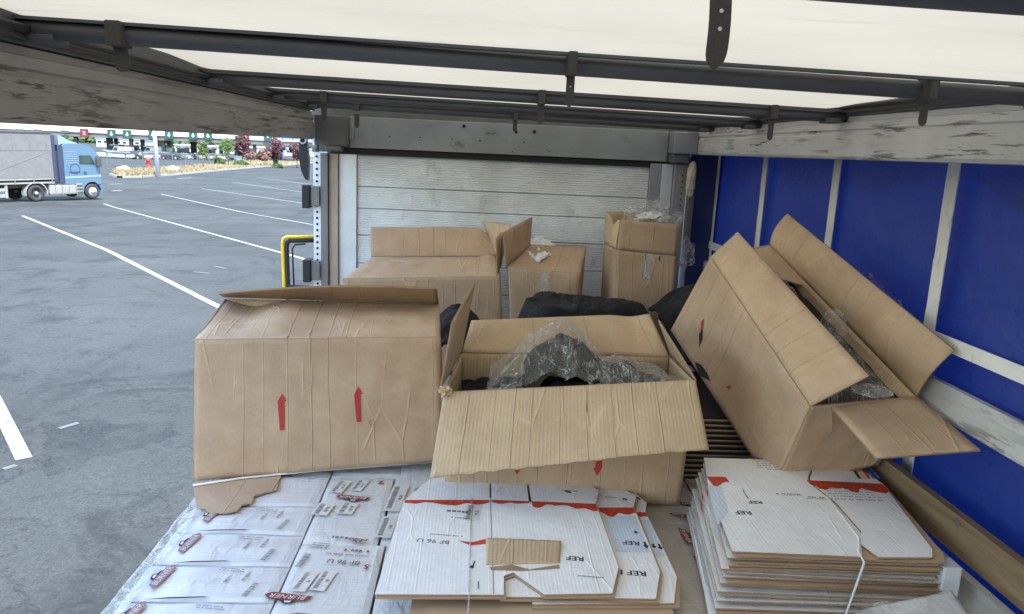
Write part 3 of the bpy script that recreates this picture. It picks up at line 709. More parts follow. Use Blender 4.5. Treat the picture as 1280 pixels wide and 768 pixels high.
# ------------------------------------------------------------------ parked and queuing cars
M['tyre'] = simple('tyre_rubber', (.018, .018, .02), .8); M['rim'] = simple('wheel_rim', (.45, .46, .48), .35, metal=.6); M['lampglass'] = simple('tail_lamp', (.35, .03, .02), .3)
def paintm(name, c):
    m, n, b = newmat(name); b.inputs['Base Color'].default_value = (*c, 1); b.inputs['Roughness'].default_value = .3; b.inputs['Coat Weight'].default_value = .5; return m
PAINT = {k: paintm(k+'_car_paint', v) for k, v in dict(white=(.4, .41, .42), silver=(.28, .30, .31), black=(.02, .02, .023), red=(.30, .02, .02), blue=(.05, .09, .2), grey=(.14, .15, .16)).items()}
def make_car(paint, label):
    t = thing('parked_car', label, 'car', (0, 0, 0), 'cars waiting before the toll plaza')
    body = [(-2.15, .3), (-2.2, .62), (-2.1, .86), (-1.2, .95), (1.45, .98), (2.0, .93), (2.15, .7), (2.12, .3)]
    bm = bmesh.new()
    secs = []
    for yv, s, zz in ((-.86, .97, 0), (-.9, 1, 0), (.9, 1, 0), (.86, .97, 0)):
        secs.append([bm.verts.new((x*s, yv, z)) for x, z in body])
    for A, B in zip(secs, secs[1:]):
        for i in range(len(body)): j = (i+1) % len(body); bm.faces.new((A[i], A[j], B[j], B[i]))
    bm.faces.new(secs[0][::-1]); bm.faces.new(secs[-1]); bmesh.ops.recalc_face_normals(bm, faces=bm.faces[:])
    me = bpy.data.meshes.new('body'); bmesh.ops.bevel(bm, geom=bm.edges[:], offset=.05, segments=2, affect='EDGES'); bm.to_mesh(me); bm.free(); me.materials.append(PAINT[paint])
    o = bpy.data.objects.new('body', me); C.objects.link(o); o.parent = t
    mb = MB(); mb.add([(-1.15,-.78,.93),(1.5,-.78,.96),(1.05,-.62,1.40),(-.45,-.62,1.42),(-1.15,.78,.93),(1.5,.78,.96),(1.05,.62,1.40),(-.45,.62,1.42)], [(0,1,2,3),(7,6,5,4),(1,5,6,2),(4,0,3,7)])
    mb.build('window', M['glass_dark'], t)
    mb = MB(); mb.box((-.5, -.63, 1.402), (1.08, .63, 1.47), bev=.03); mb.build('roof', PAINT[paint], t)
    for x in (-1.35, 1.32):
        for y in (-.82, .82):
            s = 1 if y > 0 else -1
            mb = MB(); mb.lathe([(0, -.09), (.26, -.1), (.33, -.08), (.33, .08), (.26, .1), (0, .09)], (x, y, .33), (0, s, 0), 16); wo = mb.build('wheel', M['tyre'], t)
            mb = MB(); mb.lathe([(.19, .105), (.15, .11), (0, .115)], (x, y, .33), (0, s, 0), 12); mb.build('rim', M['rim'], wo)
    for y in (-.62, .62):
        mb = MB(); mb.box((2.13, y-.16, .66), (2.19, y+.16, .82)); mb.build('tail_lamp', M['lampglass'], t)
        mb = MB(); mb.box((-2.22, y-.18, .6), (-2.12, y+.18, .74)); mb.build('headlight', M['white'], t)
    return t
def copy_tree(o, parent=None):
    c = o.copy(); C.objects.link(c); c.parent = parent
    for ch in o.children: copy_tree(ch, c)
    return c
protos = {}
cars = [(137, 197.4, 'white', 25), (148, 198.2, 'white', 5), (157, 198.6, 'white', -8), (167, 198.9, 'black', 0), (178, 199.1, 'white', 10), (188, 199.0, 'silver', -5), (195, 198.8, 'red', 60),
        (206, 198.9, 'white', 70), (213, 199.4, 'black', 10), (222, 199.3, 'grey', -10), (229, 199.2, 'silver', 20), (236, 199.3, 'black', 0), (246, 199.2, 'white', -12), (262, 199.6, 'silver', 0), (272, 200.0, 'white', 5),
        (143, 196.2, 'silver', 60), (152, 196, 'white', 80), (164, 196.5, 'red', 60), (174, 196.5, 'grey', 70), (187, 196.5, 'white', 80), (205, 197, 'grey', 75), (219, 197, 'black', 80), (232, 197, 'red', 80), (132, 195.5, 'white', 10)]
cl = ['white car waiting just right of the blue cab mirror', 'white car side on, second from the blue cab', 'white car side on, third from the blue cab', 'black car beside the three white cars at the left of the queue', 'white car side on halfway between blue cab and lamp post', 'silver car above the red hydrant', 'dark red car just left of the lamp post',
      'white car just right of the lamp post', 'black car second right of the lamp post', 'dark grey car third right of the lamp post', 'silver car fourth right of the lamp post', 'black car left of the smaller green tree', 'white car behind the smaller green tree', 'silver car between the two green trees', 'white car behind the larger green tree',
      'silver car in the rear row nearest the blue cab', 'white car in the rear row behind the white cars', 'red car in the rear row at the first toll column', 'grey car in the rear row left of the hydrant', 'white car in the rear row left of the lamp post', 'grey car in the rear row right of the lamp post', 'black car in the rear row two columns right of the lamp post', 'red car in the rear row before the white warehouse', 'white car in the rear row half hidden by the blue cab']
for (px, py, pc, rz), lb in zip(cars, cl):
    if pc not in protos: o = protos[pc] = make_car(pc, lb)
    else: o = copy_tree(protos[pc])
    o['label'] = lb; g = G(px, py); o.location = (g.x, g.y, g.z+ZC+.01); o.rotation_euler = (0, 0, R(rz)); o.scale = (1.0,)*3
# box van / coach shapes waiting at the booths
M['van_white'] = paintm('white_van_paint', (.48, .49, .5)); M['van_grey'] = paintm('grey_van_paint', (.3, .32, .34))
for px, py, mt, lb in ((152.5, 195.5, 'van_grey', 'grey delivery van waiting behind the white cars near the blue cab'), (192, 195.5, 'van_white', 'white delivery van waiting at the booth left of the lamp post'), (205, 196, 'van_grey', 'grey delivery van in the lane right of the lamp post')):
    g = G(px, py); t = thing('delivery_van', lb, 'van', g); L_ = 2.6
    mb = MB(); mb.prism([(g.x-L_, g.z+.4), (g.x-L_, g.z+1.1), (g.x-L_+.75, g.z+1.3), (g.x-L_+1.3, g.z+2.3), (g.x+L_, g.z+2.35), (g.x+L_, g.z+.4)], 'y', g.y-1, g.y+1); mb.build('body', M[mt], t)
    mb = MB(); mb.prism([(g.x-L_+.85, g.z+1.35), (g.x-L_+1.35, g.z+2.15), (g.x-L_+2.1, g.z+2.15), (g.x-L_+2.1, g.z+1.35)], 'y', g.y-1.02, g.y-1.003); mb.build('window', M['glass_dark'], t)
    for x in (-1.6, 1.6):
        for y in (-.9, .9):
            mb = MB(); mb.lathe([(0, -.11), (.36, -.11), (.36, .11), (0, .11)], (g.x+x, g.y+y, g.z+.36), (0, 1, 0), 14); mb.build('wheel', M['tyre'], t)

# ================================================================== PASSING LORRY
M['cab_blue'] = paintm('blue_cab_paint', (.06, .115, .18)); M['cab_blue2'] = paintm('pale_blue_cab_stripe', (.15, .215, .27)); M['cab_navy'] = simple('navy_panel', (.02, .025, .06), .5)
M['trl_curtain'] = alu('grey_lorry_curtain', (.125, .127, .132), .6, .62, (1.2, 1.2, 2.2), amount=.25, metal=0, dark=(.2, .2, .22))
M['lorry_dark'] = simple('lorry_chassis', (.035, .035, .04), .7); M['lorry_white'] = simple('pale_tank_panel', (.19, .195, .185), .5, scale=2)
rr = G(47, 252.5); az = R(30)
fwd = Vector((math.sin(az), math.cos(az), .012)).normalized(); side = Vector((fwd.y, -fwd.x, 0)).normalized(); upv = side.cross(fwd)
if upv.z < 0: upv = -upv
# local frame: X forward, Y towards us (right-hand side of the lorry), Z up; origin under the drive wheel nearest to us
LM = Matrix(((fwd.x, side.x, upv.x, rr.x), (fwd.y, side.y, upv.y, rr.y), (fwd.z, side.z, upv.z, rr.z), (0, 0, 0, 1)))
TR = thing('articulated_lorry', 'blue cab lorry with a grey curtain sided trailer driving across the yard', 'lorry', rr)
def LB(name, mat, fn, smooth=False, parent=None):
    mb = MB(); fn(mb); mb.v = [tuple(LM @ Vector(v)) for v in mb.v]; return mb.build(name, M[mat] if isinstance(mat, str) else mat, parent or TR, smooth)
WB = 3.75; W0 = -2.45                        # far side
XR = 1.92                                    # rear wall of the cab
HT = 4.3                                    # trailer roof height
LB('trailer_curtain', 'trl_curtain', lambda m: m.box((-12, W0+.02, 1.45), (1.2, -.02, HT-.14), bev=.03))
LB('roof_edge', 'lorry_dark', lambda m: m.box((-12.05, W0, HT-.138), (1.25, 0, HT), bev=.03))
LB('front_wall', 'cab_navy', lambda m: m.box((1.2, W0+.01, 1.2), (1.42, -.01, HT-.16), bev=.02))
LB('bottom_rail', 'lorry_white', lambda m: m.box((-12, W0, 1.12), (1.2, .0, 1.22)))
LB('bottom_rail', 'lorry_white', lambda m: m.box((-12, W0+.01, 1.36), (1.19, .012, 1.447)))
for i in range(11): LB('curtain_buckle', 'alu_dark', lambda m: m.box((1.0-i*1.15, -.01, 1.1), (1.07-i*1.15, .03, 1.47)))
for i in range(11): LB('curtain_seam', 'alu_dark', lambda m: m.box((.9-i*1.05, -.018, 3.2), (.925-i*1.05, -.006, HT-.2)))
LB('curtain_seam', 'alu_dark', lambda m: m.box((-12, -.018, 3.16), (1.1, -.004, 3.19)))
LB('curtain_seam', 'alu_dark', lambda m: m.prism([(1.0, 3.15), (1.03, 3.1), (-2.2, 1.9), (-2.2, 1.95)], 'y', -.018, -.005))
LB('trailer_frame', 'lorry_dark', lambda m: m.box((-12, W0+.5, .85), (1.1, -.5, 1.118)))
LB('side_guard', 'lorry_white', lambda m: (m.box((-9, -.12, .35), (-1.75, -.06, .55)), m.box((-9, -.12, .72), (-1.75, -.06, .9)), m.box((-1.85, -.14, .3), (-1.7, -.05, 1.1))))
def wheel(x, r, dark, nm='wheel', y=0):
    wo = LB(nm, 'tyre', lambda m: m.lathe([(.2, -.3), (r-.06, -.3), (r, -.25), (r, -.05), (r-.07, 0), (r*.62, 0), (r*.58, -.04)], (x, y, r), (0, 1, 0), 28), True)
    LB('rim', 'lorry_dark' if dark else 'rim', lambda m: m.lathe([(r*.6, -.03), (r*.5, -.12 if dark else .0), (r*.3, -.16 if dark else .02), (r*.26, -.02 if dark else .07), (0, 0 if dark else .08)], (x, y, r), (0, 1, 0), 24), True, wo)
    LB('hub', 'rim', lambda m: m.lathe([(r*.2, -.02), (r*.16, .06), (0, .07)], (x, y, r), (0, 1, 0), 14), True, wo)
wheel(0, .52, True); wheel(WB, .5, False); wheel(0, .52, True, y=W0+.3); wheel(WB, .5, False, y=W0+.3)
for k in range(3): wheel(-6.0-k*1.35, .5, False)
def mud(m):
    n = 12; ins = []; 
    for i in range(n+1):
        a = math.pi*(1.05-1.1*i/n); ins.append((math.cos(a)*.66, .52+math.sin(a)*.66))
    out = [(x*1.07, .52+(z-.52)*1.07) for x, z in ins][::-1]
    m.prism(ins+out, 'y', -.42, .02)
LB('mudguard', 'alu', mud, False)
LB('fuel_tank', 'lorry_white', lambda m: m.box((.85, -.75, .38), (2.62, .0, 1.0), bev=.1))
for k in range(3): LB('tank_strap', 'alu_dark', lambda m: m.box((1.2+k*.45, -.76, .37), (1.25+k*.45, .012, 1.01)))
for k in range(3): LB('cab_step', 'lorry_dark', lambda m: m.box((2.66, -.3, .42+k*.22), (3.0, .02, .52+k*.22)))
LB('step_panel', 'lorry_white', lambda m: m.box((2.63, -.5, .36), (3.04, -.01, 1.05), bev=.04))
# cab
prof = [(XR, .62), (XR, 3.42), (XR+.25, 3.62), (XR+1.1, 3.62), (XR+1.75, 3.45), (XR+2.25, 2.95), (XR+2.45, 2.2), (XR+2.58, 1.5), (XR+2.6, .38), (XR+2.35, .34), (XR+2.3, .62)]
# wheel arch cut
arch = []
for i in range(13):
    a = math.pi*(0 + i/12); arch.append((WB+math.cos(a)*.64, .5+math.sin(a)*.64))
prof = prof[:-1] + arch + [(3.08, .45), (XR+.0+.0, .45)] if False else prof
def cabbody(m):
    p = [(XR, 1.02), (XR, 3.42), (XR+.2, 3.60), (XR+1.15, 3.60), (XR+1.85, 3.46), (XR+2.3, 3.05), (XR+2.46, 2.3), (XR+2.5, 1.5), (XR+2.52, .42), (XR+2.36, .36)]
    p += [(WB+math.cos(a)*.62, .5+math.sin(a)*.64) for a in [math.pi*(.02+i*.96/12) for i in range(13)]]
    p += [(WB-.66, .45), (WB-.9, .45), (WB-.9, 1.02)]
    m.prism(p, 'y', W0+.03, -.03)
CB = LB('cab', 'cab_blue', cabbody)
LB('cab_stripe', 'cab_blue2', lambda m: m.prism([(XR+.01, 1.38), (XR+2.5, 1.46), (XR+2.5, 1.58), (XR+.01, 1.52)], 'y', -.028, -.012))
LB('window', 'glass_dark', lambda m: m.prism([(XR+1.05, 2.3), (XR+1.05, 2.86), (XR+1.85, 2.86), (XR+2.12, 2.28)], 'y', -.029, -.008))
M['window_reflection'] = simple('cab_side_glass', (.045, .075, .06), .12, metal=.3, var=.7, scale=4)
LB('window', 'window_reflection', lambda m: m.prism([(XR+1.22, 2.36), (XR+1.22, 2.8), (XR+1.72, 2.8), (XR+1.85, 2.34)], 'y', -.007, .0))
LB('windscreen', 'glass_dark', lambda m: m.add([(XR+2.35, -.12, 2.95), (XR+2.475, -.12, 2.3), (XR+2.475, W0+.12, 2.3), (XR+2.35, W0+.12, 2.95)], [(0, 1, 2, 3)]))
for k in range(6): LB('side_rib', 'cab_blue2', lambda m: m.box((XR+.06, -.028, 2.35+k*.14), (XR+.92, -.005, 2.39+k*.14)))
LB('badge', 'cab_navy', lambda m: m.lathe([(.34, 0), (.34, .012), (.30, .013), (.30, 0)], (XR+.72, -.028, 2.0), (0, 1, 0), 24))
LB('badge', 'cab_navy', lambda m: m.box((XR+.3, -.028, 1.74), (XR+1.05, -.012, 1.82)))
LB('door_handle', 'lorry_dark', lambda m: m.box((XR+1.3, -.028, 1.66), (XR+1.46, .02, 1.82)))
LB('bumper_line', 'lorry_dark', lambda m: m.box((XR+2.05, -.027, .95), (XR+2.56, -.01, .99)))
def mir(m):
    m.box((XR+2.1, .06, 2.15), (XR+2.42, .26, 2.72), bev=.05)
MR = LB('mirror', 'lorry_dark', mir); LB('mirror_arm', 'lorry_dark', lambda m: m.tube([(XR+2.2, -.03, 2.75), (XR+2.28, .15, 2.78)], .03, 6), False, MR)
LB('roof_deflector', 'cab_blue2', lambda m: m.prism([(XR-.12, 3.5), (XR-.12, 4.12), (XR+.05, 4.08), (XR+.55, 3.83), (XR+1.15, 3.63), (XR+1.1, 3.602), (XR+.2, 3.602)], 'y', W0+.25, -.25))
LB('side_fairing', 'cab_navy', lambda m: m.box((XR-.34, -.12, .95), (XR-.02, -.05, 3.5), bev=.02))

# ================================================================== THE TRAILER WE STAND IN
XL, XRR, DB = -1.03, 1.43, 5.185
YB = -6.0                                    # the body runs on behind the camera
T = thing('curtainsider_trailer', 'curtain sided trailer seen from inside, aluminium front wall, blue right curtain, left side open', 'trailer', (0, 5.2, -2.55))
mb = MB(); mb.box((-1.10, YB, -2.62), (1.60, 5.17, -2.55)); mb.build('floor_deck', M['wood_floor'], T)
for x0, x1 in ((-1.17, -1.103), (1.603, 1.67)): mb = MB(); mb.box((x0, YB, -2.78), (x1, 5.24, -2.52), bev=.008); mb.build('floor_rail', M['alu_dark'], T)
for x in (-.6, .6):
    mb = MB(); mb.box((x-.06, YB, -3.0), (x+.06, 5.1, -2.63)); mb.build('chassis_beam', M['lorry_dark'], T)
# front wall boards, ribbed
def ribbed(x0, x1, z0, z1, y, name):
    vv = []; ff = []; n = max(3, int((z1-z0)/.0145)); prof = []
    for i in range(n):
        za = z0+.003+(z1-z0-.006)*i/n; zb = z0+.003+(z1-z0-.006)*(i+1)/n; h_ = zb-za
        prof += [(za, y+.006), (za+h_*.25, y), (za+h_*.65, y), (za+h_*.9, y+.006)]
    prof = [(z0+.0015, y+.012), (z0+.002, y+.001)] + prof + [(z1-.002, y+.001), (z1-.0015, y+.012)]
    for z, yy in prof: vv += [(x0, yy, z), (x1, yy, z)]
    ff = [(2*i, 2*i+1, 2*i+3, 2*i+2) for i in range(len(prof)-1)]
    k = len(vv); vv += [(x0, y+.03, z0+.003), (x1, y+.03, z0+.003), (x1, y+.03, z1-.003), (x0, y+.03, z1-.003)]
    ff += [(k+3, k+2, k+1, k)]
    return mesh(name, vv, ff, M['alu_board'], T)
zs = [-.082, -.285, -.43, -.61, -.80, -.99, -1.2, -1.42, -1.65, -1.9, -2.2, -2.52]
for z1, z0 in zip(zs, zs[1:]): ribbed(-.785, 1.165, z0, z1, 5.185, 'wall_board')
mb = MB(); mb.box((-.79, 5.22, -2.55), (1.17, 5.26, -.082)); mb.build('wall_backing', M['alu_dark'], T)
for x0, x1, y0, mt, nm in ((-1.0, -.925, 5.12, 'alu_dark', 'corner_post'), (-.923, -.80, 5.14, 'alu_beige', 'post_plate'), (-.915+.118, -.787, 5.165, 'alu_white', 'trim_plate'),
                           (1.167, 1.248, 5.165, 'alu', 'trim_plate'), (1.25, 1.335, 5.15, 'alu_white', 'post_plate'), (1.337, 1.42, 5.12, 'alu_dark', 'corner_post')):
    pass
for x0, x1, y0, mt, nm in ((-1.012, -.965, 5.10, 'alu_dark', 'corner_post'), (-.963, -.905, 5.13, 'alu_beige', 'post_plate'), (-.903, -.788, 5.16, 'alu_white', 'trim_plate'),
                           (1.167, 1.243, 5.165, 'alu', 'trim_plate'), (1.245, 1.318, 5.15, 'alu_white', 'post_plate'), (1.32, 1.41, 5.11, 'alu', 'corner_post')):
    mb = MB(); mb.box((x0, y0, -2.5), (x1, 5.25, -.078 if x0 < 0 else -.05), bev=.003); mb.build(nm, M[mt], T)
# perforated edge strip of the left post with real holes as dark studs
ps = MB(); ps.box((-1.062, 5.12, -2.5), (-1.014, 5.135, -.072)); pso = ps.build('perforated_strip', M['alu_white'], T)
for i in range(40):
    mb = MB(); zz = -.1-.04*i; mb.lathe([(.008, 0), (.008, -.004), (0, -.004)], (-1.038, 5.117, zz), (0, 1, 0), 8); mb.build('hole', M['void'], pso)
for zz in (-.36, -.85):
    mb = MB(); mb.box((-1.125, 5.06, zz-.075), (-1.075, 5.16, zz+.075), bev=.006); hg = mb.build('hinge', M['rubber'], T)
    mb = MB(); mb.box((-1.073, 5.08, zz-.06), (-1.016, 5.10, zz+.07), bev=.004); mb.build('hinge_plate', M['alu_dark'], hg)
mb = MB(); mb.tube([(-1.055, 5.17, -.072), (-1.055, 5.17, .02)], .022, 12); mb.build('post_rod', M['alu'], T, True)
mb = MB(); mb.tube([(1.405, 5.13, -.05), (1.405, 5.13, .02)], .022, 12); mb.build('post_rod', M['alu'], T, True)
mb = MB(); mb.box((1.415, 5.05, -.55), (1.45, 5.12, -.07), bev=.003); o = mb.build('latch_bar', M['alu_dark'], T)
for i in range(16): mb = MB(); mb.lathe([(.006, 0), (.006, -.003), (0, -.003)], (1.405-.03, 5.107, -.12-.04*i), (0, 1, 0), 8); mb.build('hole', M['void'], o)
# header beam
mb = MB(); mb.box((-.83, 5.15, -.035), (1.27, 5.26, .165), bev=.004); HD = mb.build('header_beam', M['alu_dark'], T)
M['header'] = alu('header_aluminium', (.36, .38, .385), .5, .6, (5, 5, 9), amount=.5, metal=.35); HD.data.materials[0] = M['header']
mb = MB(); mb.box((-.96, 5.17, -.08), (1.32, 5.25, -.037), bev=.004); mb.build('header_seal', M['rubber'], T)
mb = MB(); mb.box((-.83, 5.135, .02), (-.80, 5.149, .14)); mb.build('bracket', M['alu'], T)
for px, py in ((580, 158), (645, 165), (668, 165), (641, 190), (487, 171), (525, 172), (565, 174), (600, 176), (655, 178)):
    q = P(px, py, y=5.149); r_ = .011 if py < 166 else .005
    mb = MB(); mb.lathe([(0, -.006), (r_, -.005), (r_, .001)], q, (0, 1, 0), 10); mb.build('bolt', M['void'], HD)
mb = MB(); mb.box((-1.03, 5.0, -.025), (-.832, 5.16, .16), bev=.006); mb.build('corner_bracket', M['alu_dark'], T)
mb = MB(); mb.box((1.272, 5.0, .02), (1.43, 5.16, .16), bev=.006); mb.build('corner_bracket', M['alu'], T)
mb = MB(); mb.box((1.28, 5.02, -.04), (1.38, 5.15, .018), bev=.01); mb.build('corner_bracket', M['alu_dark'], T)
mb = MB(); mb.box((-.96, 4.98, -.06), (-.86, 5.10, -.027), bev=.01); mb.build('corner_bracket', M['alu_dark'], T)
mb = MB(); mb.box((-1.1, 5.265, -.07), (1.66, 5.285, .30)); mb.build('roof_end_plate', M['alu_dark'], T)
# side rails: an aluminium profile with lips and a dark upper track
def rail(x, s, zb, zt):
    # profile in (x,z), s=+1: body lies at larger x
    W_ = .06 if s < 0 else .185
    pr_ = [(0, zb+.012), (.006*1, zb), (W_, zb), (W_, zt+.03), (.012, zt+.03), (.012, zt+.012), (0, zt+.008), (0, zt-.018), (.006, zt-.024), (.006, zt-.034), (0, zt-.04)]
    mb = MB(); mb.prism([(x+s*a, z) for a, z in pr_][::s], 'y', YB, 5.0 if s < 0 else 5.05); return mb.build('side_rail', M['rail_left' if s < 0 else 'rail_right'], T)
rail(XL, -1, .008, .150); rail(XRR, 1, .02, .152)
for s, x in ((-1, XL), (1, XRR)):
    a, b = sorted((x+s*.002, x+s*(.085 if s < 0 else .25))); mb = MB(); mb.box((a, YB, .184), (b, 5.05, .262), bev=.004); mb.build('roof_track', M['steel_dark'], T)
    mb = MB(); mb.tube([(x-s*.012, YB, .205), (x-s*.012, 1.5, .198), (x-s*.012, 5.0, .2)], .006, 8); mb.build('roof_cable', M['strap_dark'], T, True)
    mb = MB(); mb.tube([(x-s*.03, YB, .222), (x-s*.03, 1.2, .214), (x-s*.02, 5.0, .215)], .009, 8); mb.build('roof_cable', M['rubber'], T, True)
# roof sheet
nx, ny = 30, 110; vv = []; ff = []
bows = [-4.6, -3.6, -2.6, -1.6, -.45, .87, 1.87, 3.03, 3.95, 4.75]
def bow_z(x): return .19 - .035*(x-XL)/2.46
for j in range(ny+1):
    yy = YB + (5.26-YB)*j/ny; dist_ = min(abs(yy-b) for b in bows)
    for i in range(nx+1):
        xx = -1.12 + 2.80*i/nx
        vv.append((xx, yy, bow_z(xx)+.058 + .016*min(dist_, .4)/.4 + .008*noise.noise(Vector((xx*2, yy*1.3, 0)))))
for j in range(ny):
    for i in range(nx): k = j*(nx+1)+i; ff.append((k, k+nx+1, k+nx+2, k+1))
mesh('roof_tarpaulin', vv, ff, M['tarp'], T, smooth=True)
for k, yb in enumerate(bows):
    pts = [(x, yb + (.02 if k == 6 else 0)*math.sin(x), bow_z(x)+.026) for x in np.linspace(XL-.02, XRR+.02, 14)]
    mb = MB(); mb.tube(pts, .026, 14, ry=.022, upv=(0, 0, 1)); BO = mb.build('roof_bow', M['steel_dark'], T, True)
    mb = MB(); mb.box((XL-.03, yb-.045, bow_z(XL)+.045), (XRR+.03, yb-.018, bow_z(XL)+.052)); 
    mb.v = [(a, b, c_-.035*(a-XL)/2.46) for a, b, c_ in mb.v]; mb.build('bow_flange', M['steel_dark'], BO)
    for s, x in ((1, XL+.05), (-1, XRR-.05)):
        mb = MB(); mb.box((x-.03, yb-.04, bow_z(x)-.001), (x+.03, yb+.034, bow_z(x)+.02), bev=.006); mb.build('bow_bracket', M['steel_dark'], BO)
def hang_strap(x, y, ztop, zbot, wdt, curl=0.0, depth=.0, holes=0):
    """webbing tongue hanging from a bow, rounded point at the bottom"""
    n = 14; vv = []; ff = []
    for side in (0, 1):
        for i in range(n+1):
            t = i/n; z = ztop+(zbot-ztop)*t; hw = wdt/2*(1 if t < .8 else math.sqrt(max(.02, 1-((t-.8)/.2)**2)*.9+.1) if t < 1 else .22)
            cx = x + curl*math.sin(t*2.6); cy = y + depth*t + (.004 if side else 0)
            vv += [(cx-hw, cy, z), (cx+hw, cy, z)]
    m0 = 2*(n+1)
    for i in range(n):
        ff.append((2*i, 2*i+1, 2*i+3, 2*i+2)); ff.append((m0+2*i, m0+2*i+2, m0+2*i+3, m0+2*i+1))
        ff.append((2*i, 2*i+2, m0+2*i+2, m0+2*i)); ff.append((2*i+1, m0+2*i+1, m0+2*i+3, 2*i+3))
    ff.append((2*n, 2*n+1, m0+2*n+1, m0+2*n))
    o = mesh('hanging_strap', vv, ff, M['strap_dark'], T)
    for k in range(holes):
        z = ztop+(zbot-ztop)*(.42+.18*k); mb = MB(); mb.lathe([(.0022, -.0015), (0, -.0015)], (x+curl*.9, y+depth*(.42+.18*k), z), (0, 1, 0), 8); mb.build('hole', M['white'], o)
    return o
def strap_px(px, py0, py1, yb, wpx, curl=0, holes=0):
    a = P(px, py0, y=yb); b = P(px, py1, y=yb); hang_strap(a.x, yb, a.z, b.z, wpx*yb/F_PX, curl, 0, holes)
    mb = MB(); mb.box((a.x-wpx*yb/F_PX*.55, yb-.0325, bow_z(a.x)-.001), (a.x+wpx*yb/F_PX*.55, yb+.0325, bow_z(a.x)+.053), bev=.004); mb.build('strap_loop', M['strap_dark'], T)
a = P(897, -40, y=.80); b = P(896, 86, y=.80); hang_strap(P(902, 0, y=.80).x-.003, .80, a.z, b.z, .0215, .004, 0, 2)
strap_px(714, 90, 134, 1.84, 10, 0, 1); strap_px(677, 120, 156, 3.0, 8, 0, 0); strap_px(1157, 128, 158, 1.86, 10); strap_px(965, 148, 176, 3.0, 7)
strap_px(149, 58, 90, 1.84, 16, .006); strap_px(405, 130, 151, 3.92, 7); strap_px(446, 143, 160, 4.72, 6); strap_px(644, 150, 165, 4.72, 5)
# right curtain with its webbing
XC = 1.63
nx, ny = 60, 14; vv = []; ff = []
for i in range(nx+1):
    yy = YB + (5.3-YB)*i/nx*1.0
    for j in range(ny+1):
        z = .06 - 2.62*j/ny; vv.append((XC+.03*noise.noise(Vector((yy*1.3, z*.6, 0)))+.010*noise.noise(Vector((yy*5, z*1.1, 4)))+.009*math.cos((yy-2.54)/.855*6.283), yy, z))
for i in range(nx):
    for j in range(ny): k = i*(ny+1)+j; ff.append((k, k+1, k+ny+2, k+ny+1))
CU = mesh('side_curtain', vv, ff, M['curtain'], T, smooth=True)
M['curtain'].use_backface_culling = False
for yy in (-.9, 0, .82, 1.67, 2.54, 3.385, 4.25, 5.09):
    mb = MB(); n = 14
    for i in range(n):
        z0, z1 = .05-2.5*i/n, .05-2.5*(i+1)/n; mb.add([(XC-.028, yy-.033, z0), (XC-.028, yy+.033, z0), (XC-.028+.002*math.sin(i), yy+.033, z1), (XC-.028+.002*math.sin(i), yy-.033, z1), (XC-.024, yy-.033, z0), (XC-.024, yy+.033, z0), (XC-.024, yy+.033, z1), (XC-.024, yy-.033, z1)], [(0, 3, 2, 1), (0, 4, 7, 3), (1, 2, 6, 5)])
    mb.build('curtain_strap', M['web_white'], T)
mb = MB(); mb.box((XC-.036, YB, -.598), (XC-.031, 5.2, -.548)); mb.build('curtain_strap', M['web_white'], T)
# laths and planks of the side
def board(name, mat, x0, x1, ya, yb, za0, za1, zb0, zb1, bev=.0):
    mb = MB(); vv = [(x0, ya, za0), (x1, ya, za0), (x1, yb, zb0), (x0, yb, zb0), (x0, ya, za1), (x1, ya, za1), (x1, yb, zb1), (x0, yb, zb1)]
    mb.add(vv, [(0,3,2,1),(4,5,6,7),(0,1,5,4),(1,2,6,5),(2,3,7,6),(3,0,4,7)]); return mb.build(name, M[mat], T)
board('side_lath', 'alu_lath', 1.572, 1.594, YB, 5.1, -.85, -.735, -.80, -.685)
board('side_plank', 'wood', 1.50, 1.53, YB, 5.0, -1.14, -1.02, -1.155, -1.035)
board('side_board', 'alu_lath', 1.47, 1.498, YB, 5.0, -1.28, -1.17, -1.28, -1.17)
mb = MB(); mb.box((1.45, 5.10, -2.5), (1.66, 5.25, .02)); mb.build('corner_panel', M['curtain'], T)
mb = MB(); mb.box((1.50, YB, .15), (1.70, 5.2, .262)); mb.build('roof_edge_cover', M['steel_dark'], T)
q = P(1197, 653, x=1.4995); mb = MB(); mb.lathe([(.016, 0), (.010, -.0012), (0, -.001)], q, (1, 0, 0), 14); mb.build('knot', M['bark'], T)
# foam scrap and torn curtain end by the front right post
fo = blob('edge_padding', P(864, 225, y=5.03), .05, 'foam', 5, T, 2.4, 2, .5, 2.0, .7)
# flexible black flap outside the left post
q = lambda a, b, yy=5.3: P(a, b, y=yy)
fl = [q(374, 172), q(383, 172), q(386, 200), q(385, 226), q(381, 224), q(376, 213), q(373.5, 197)]
mb = MB(); n = len(fl); mb.add([(p.x, p.y, p.z) for p in fl]+[(p.x, p.y+.05, p.z) for p in fl], [list(range(n))[::-1], list(range(n, 2*n))]+[(i, (i+1) % n, n+(i+1) % n, n+i) for i in range(n)]); FL = mb.build('rubber_flap', M['rubber'], T)
c = q(378.5, 176, 5.29); mb = MB(); mb.tube([c+Vector((math.cos(a)*.02, 0, math.sin(a)*.02)) for a in np.linspace(0, 6.283, 17)], .006, 8, upv=(0, 1, 0), cap=False); mb.build('ring', M['alu'], FL, True)

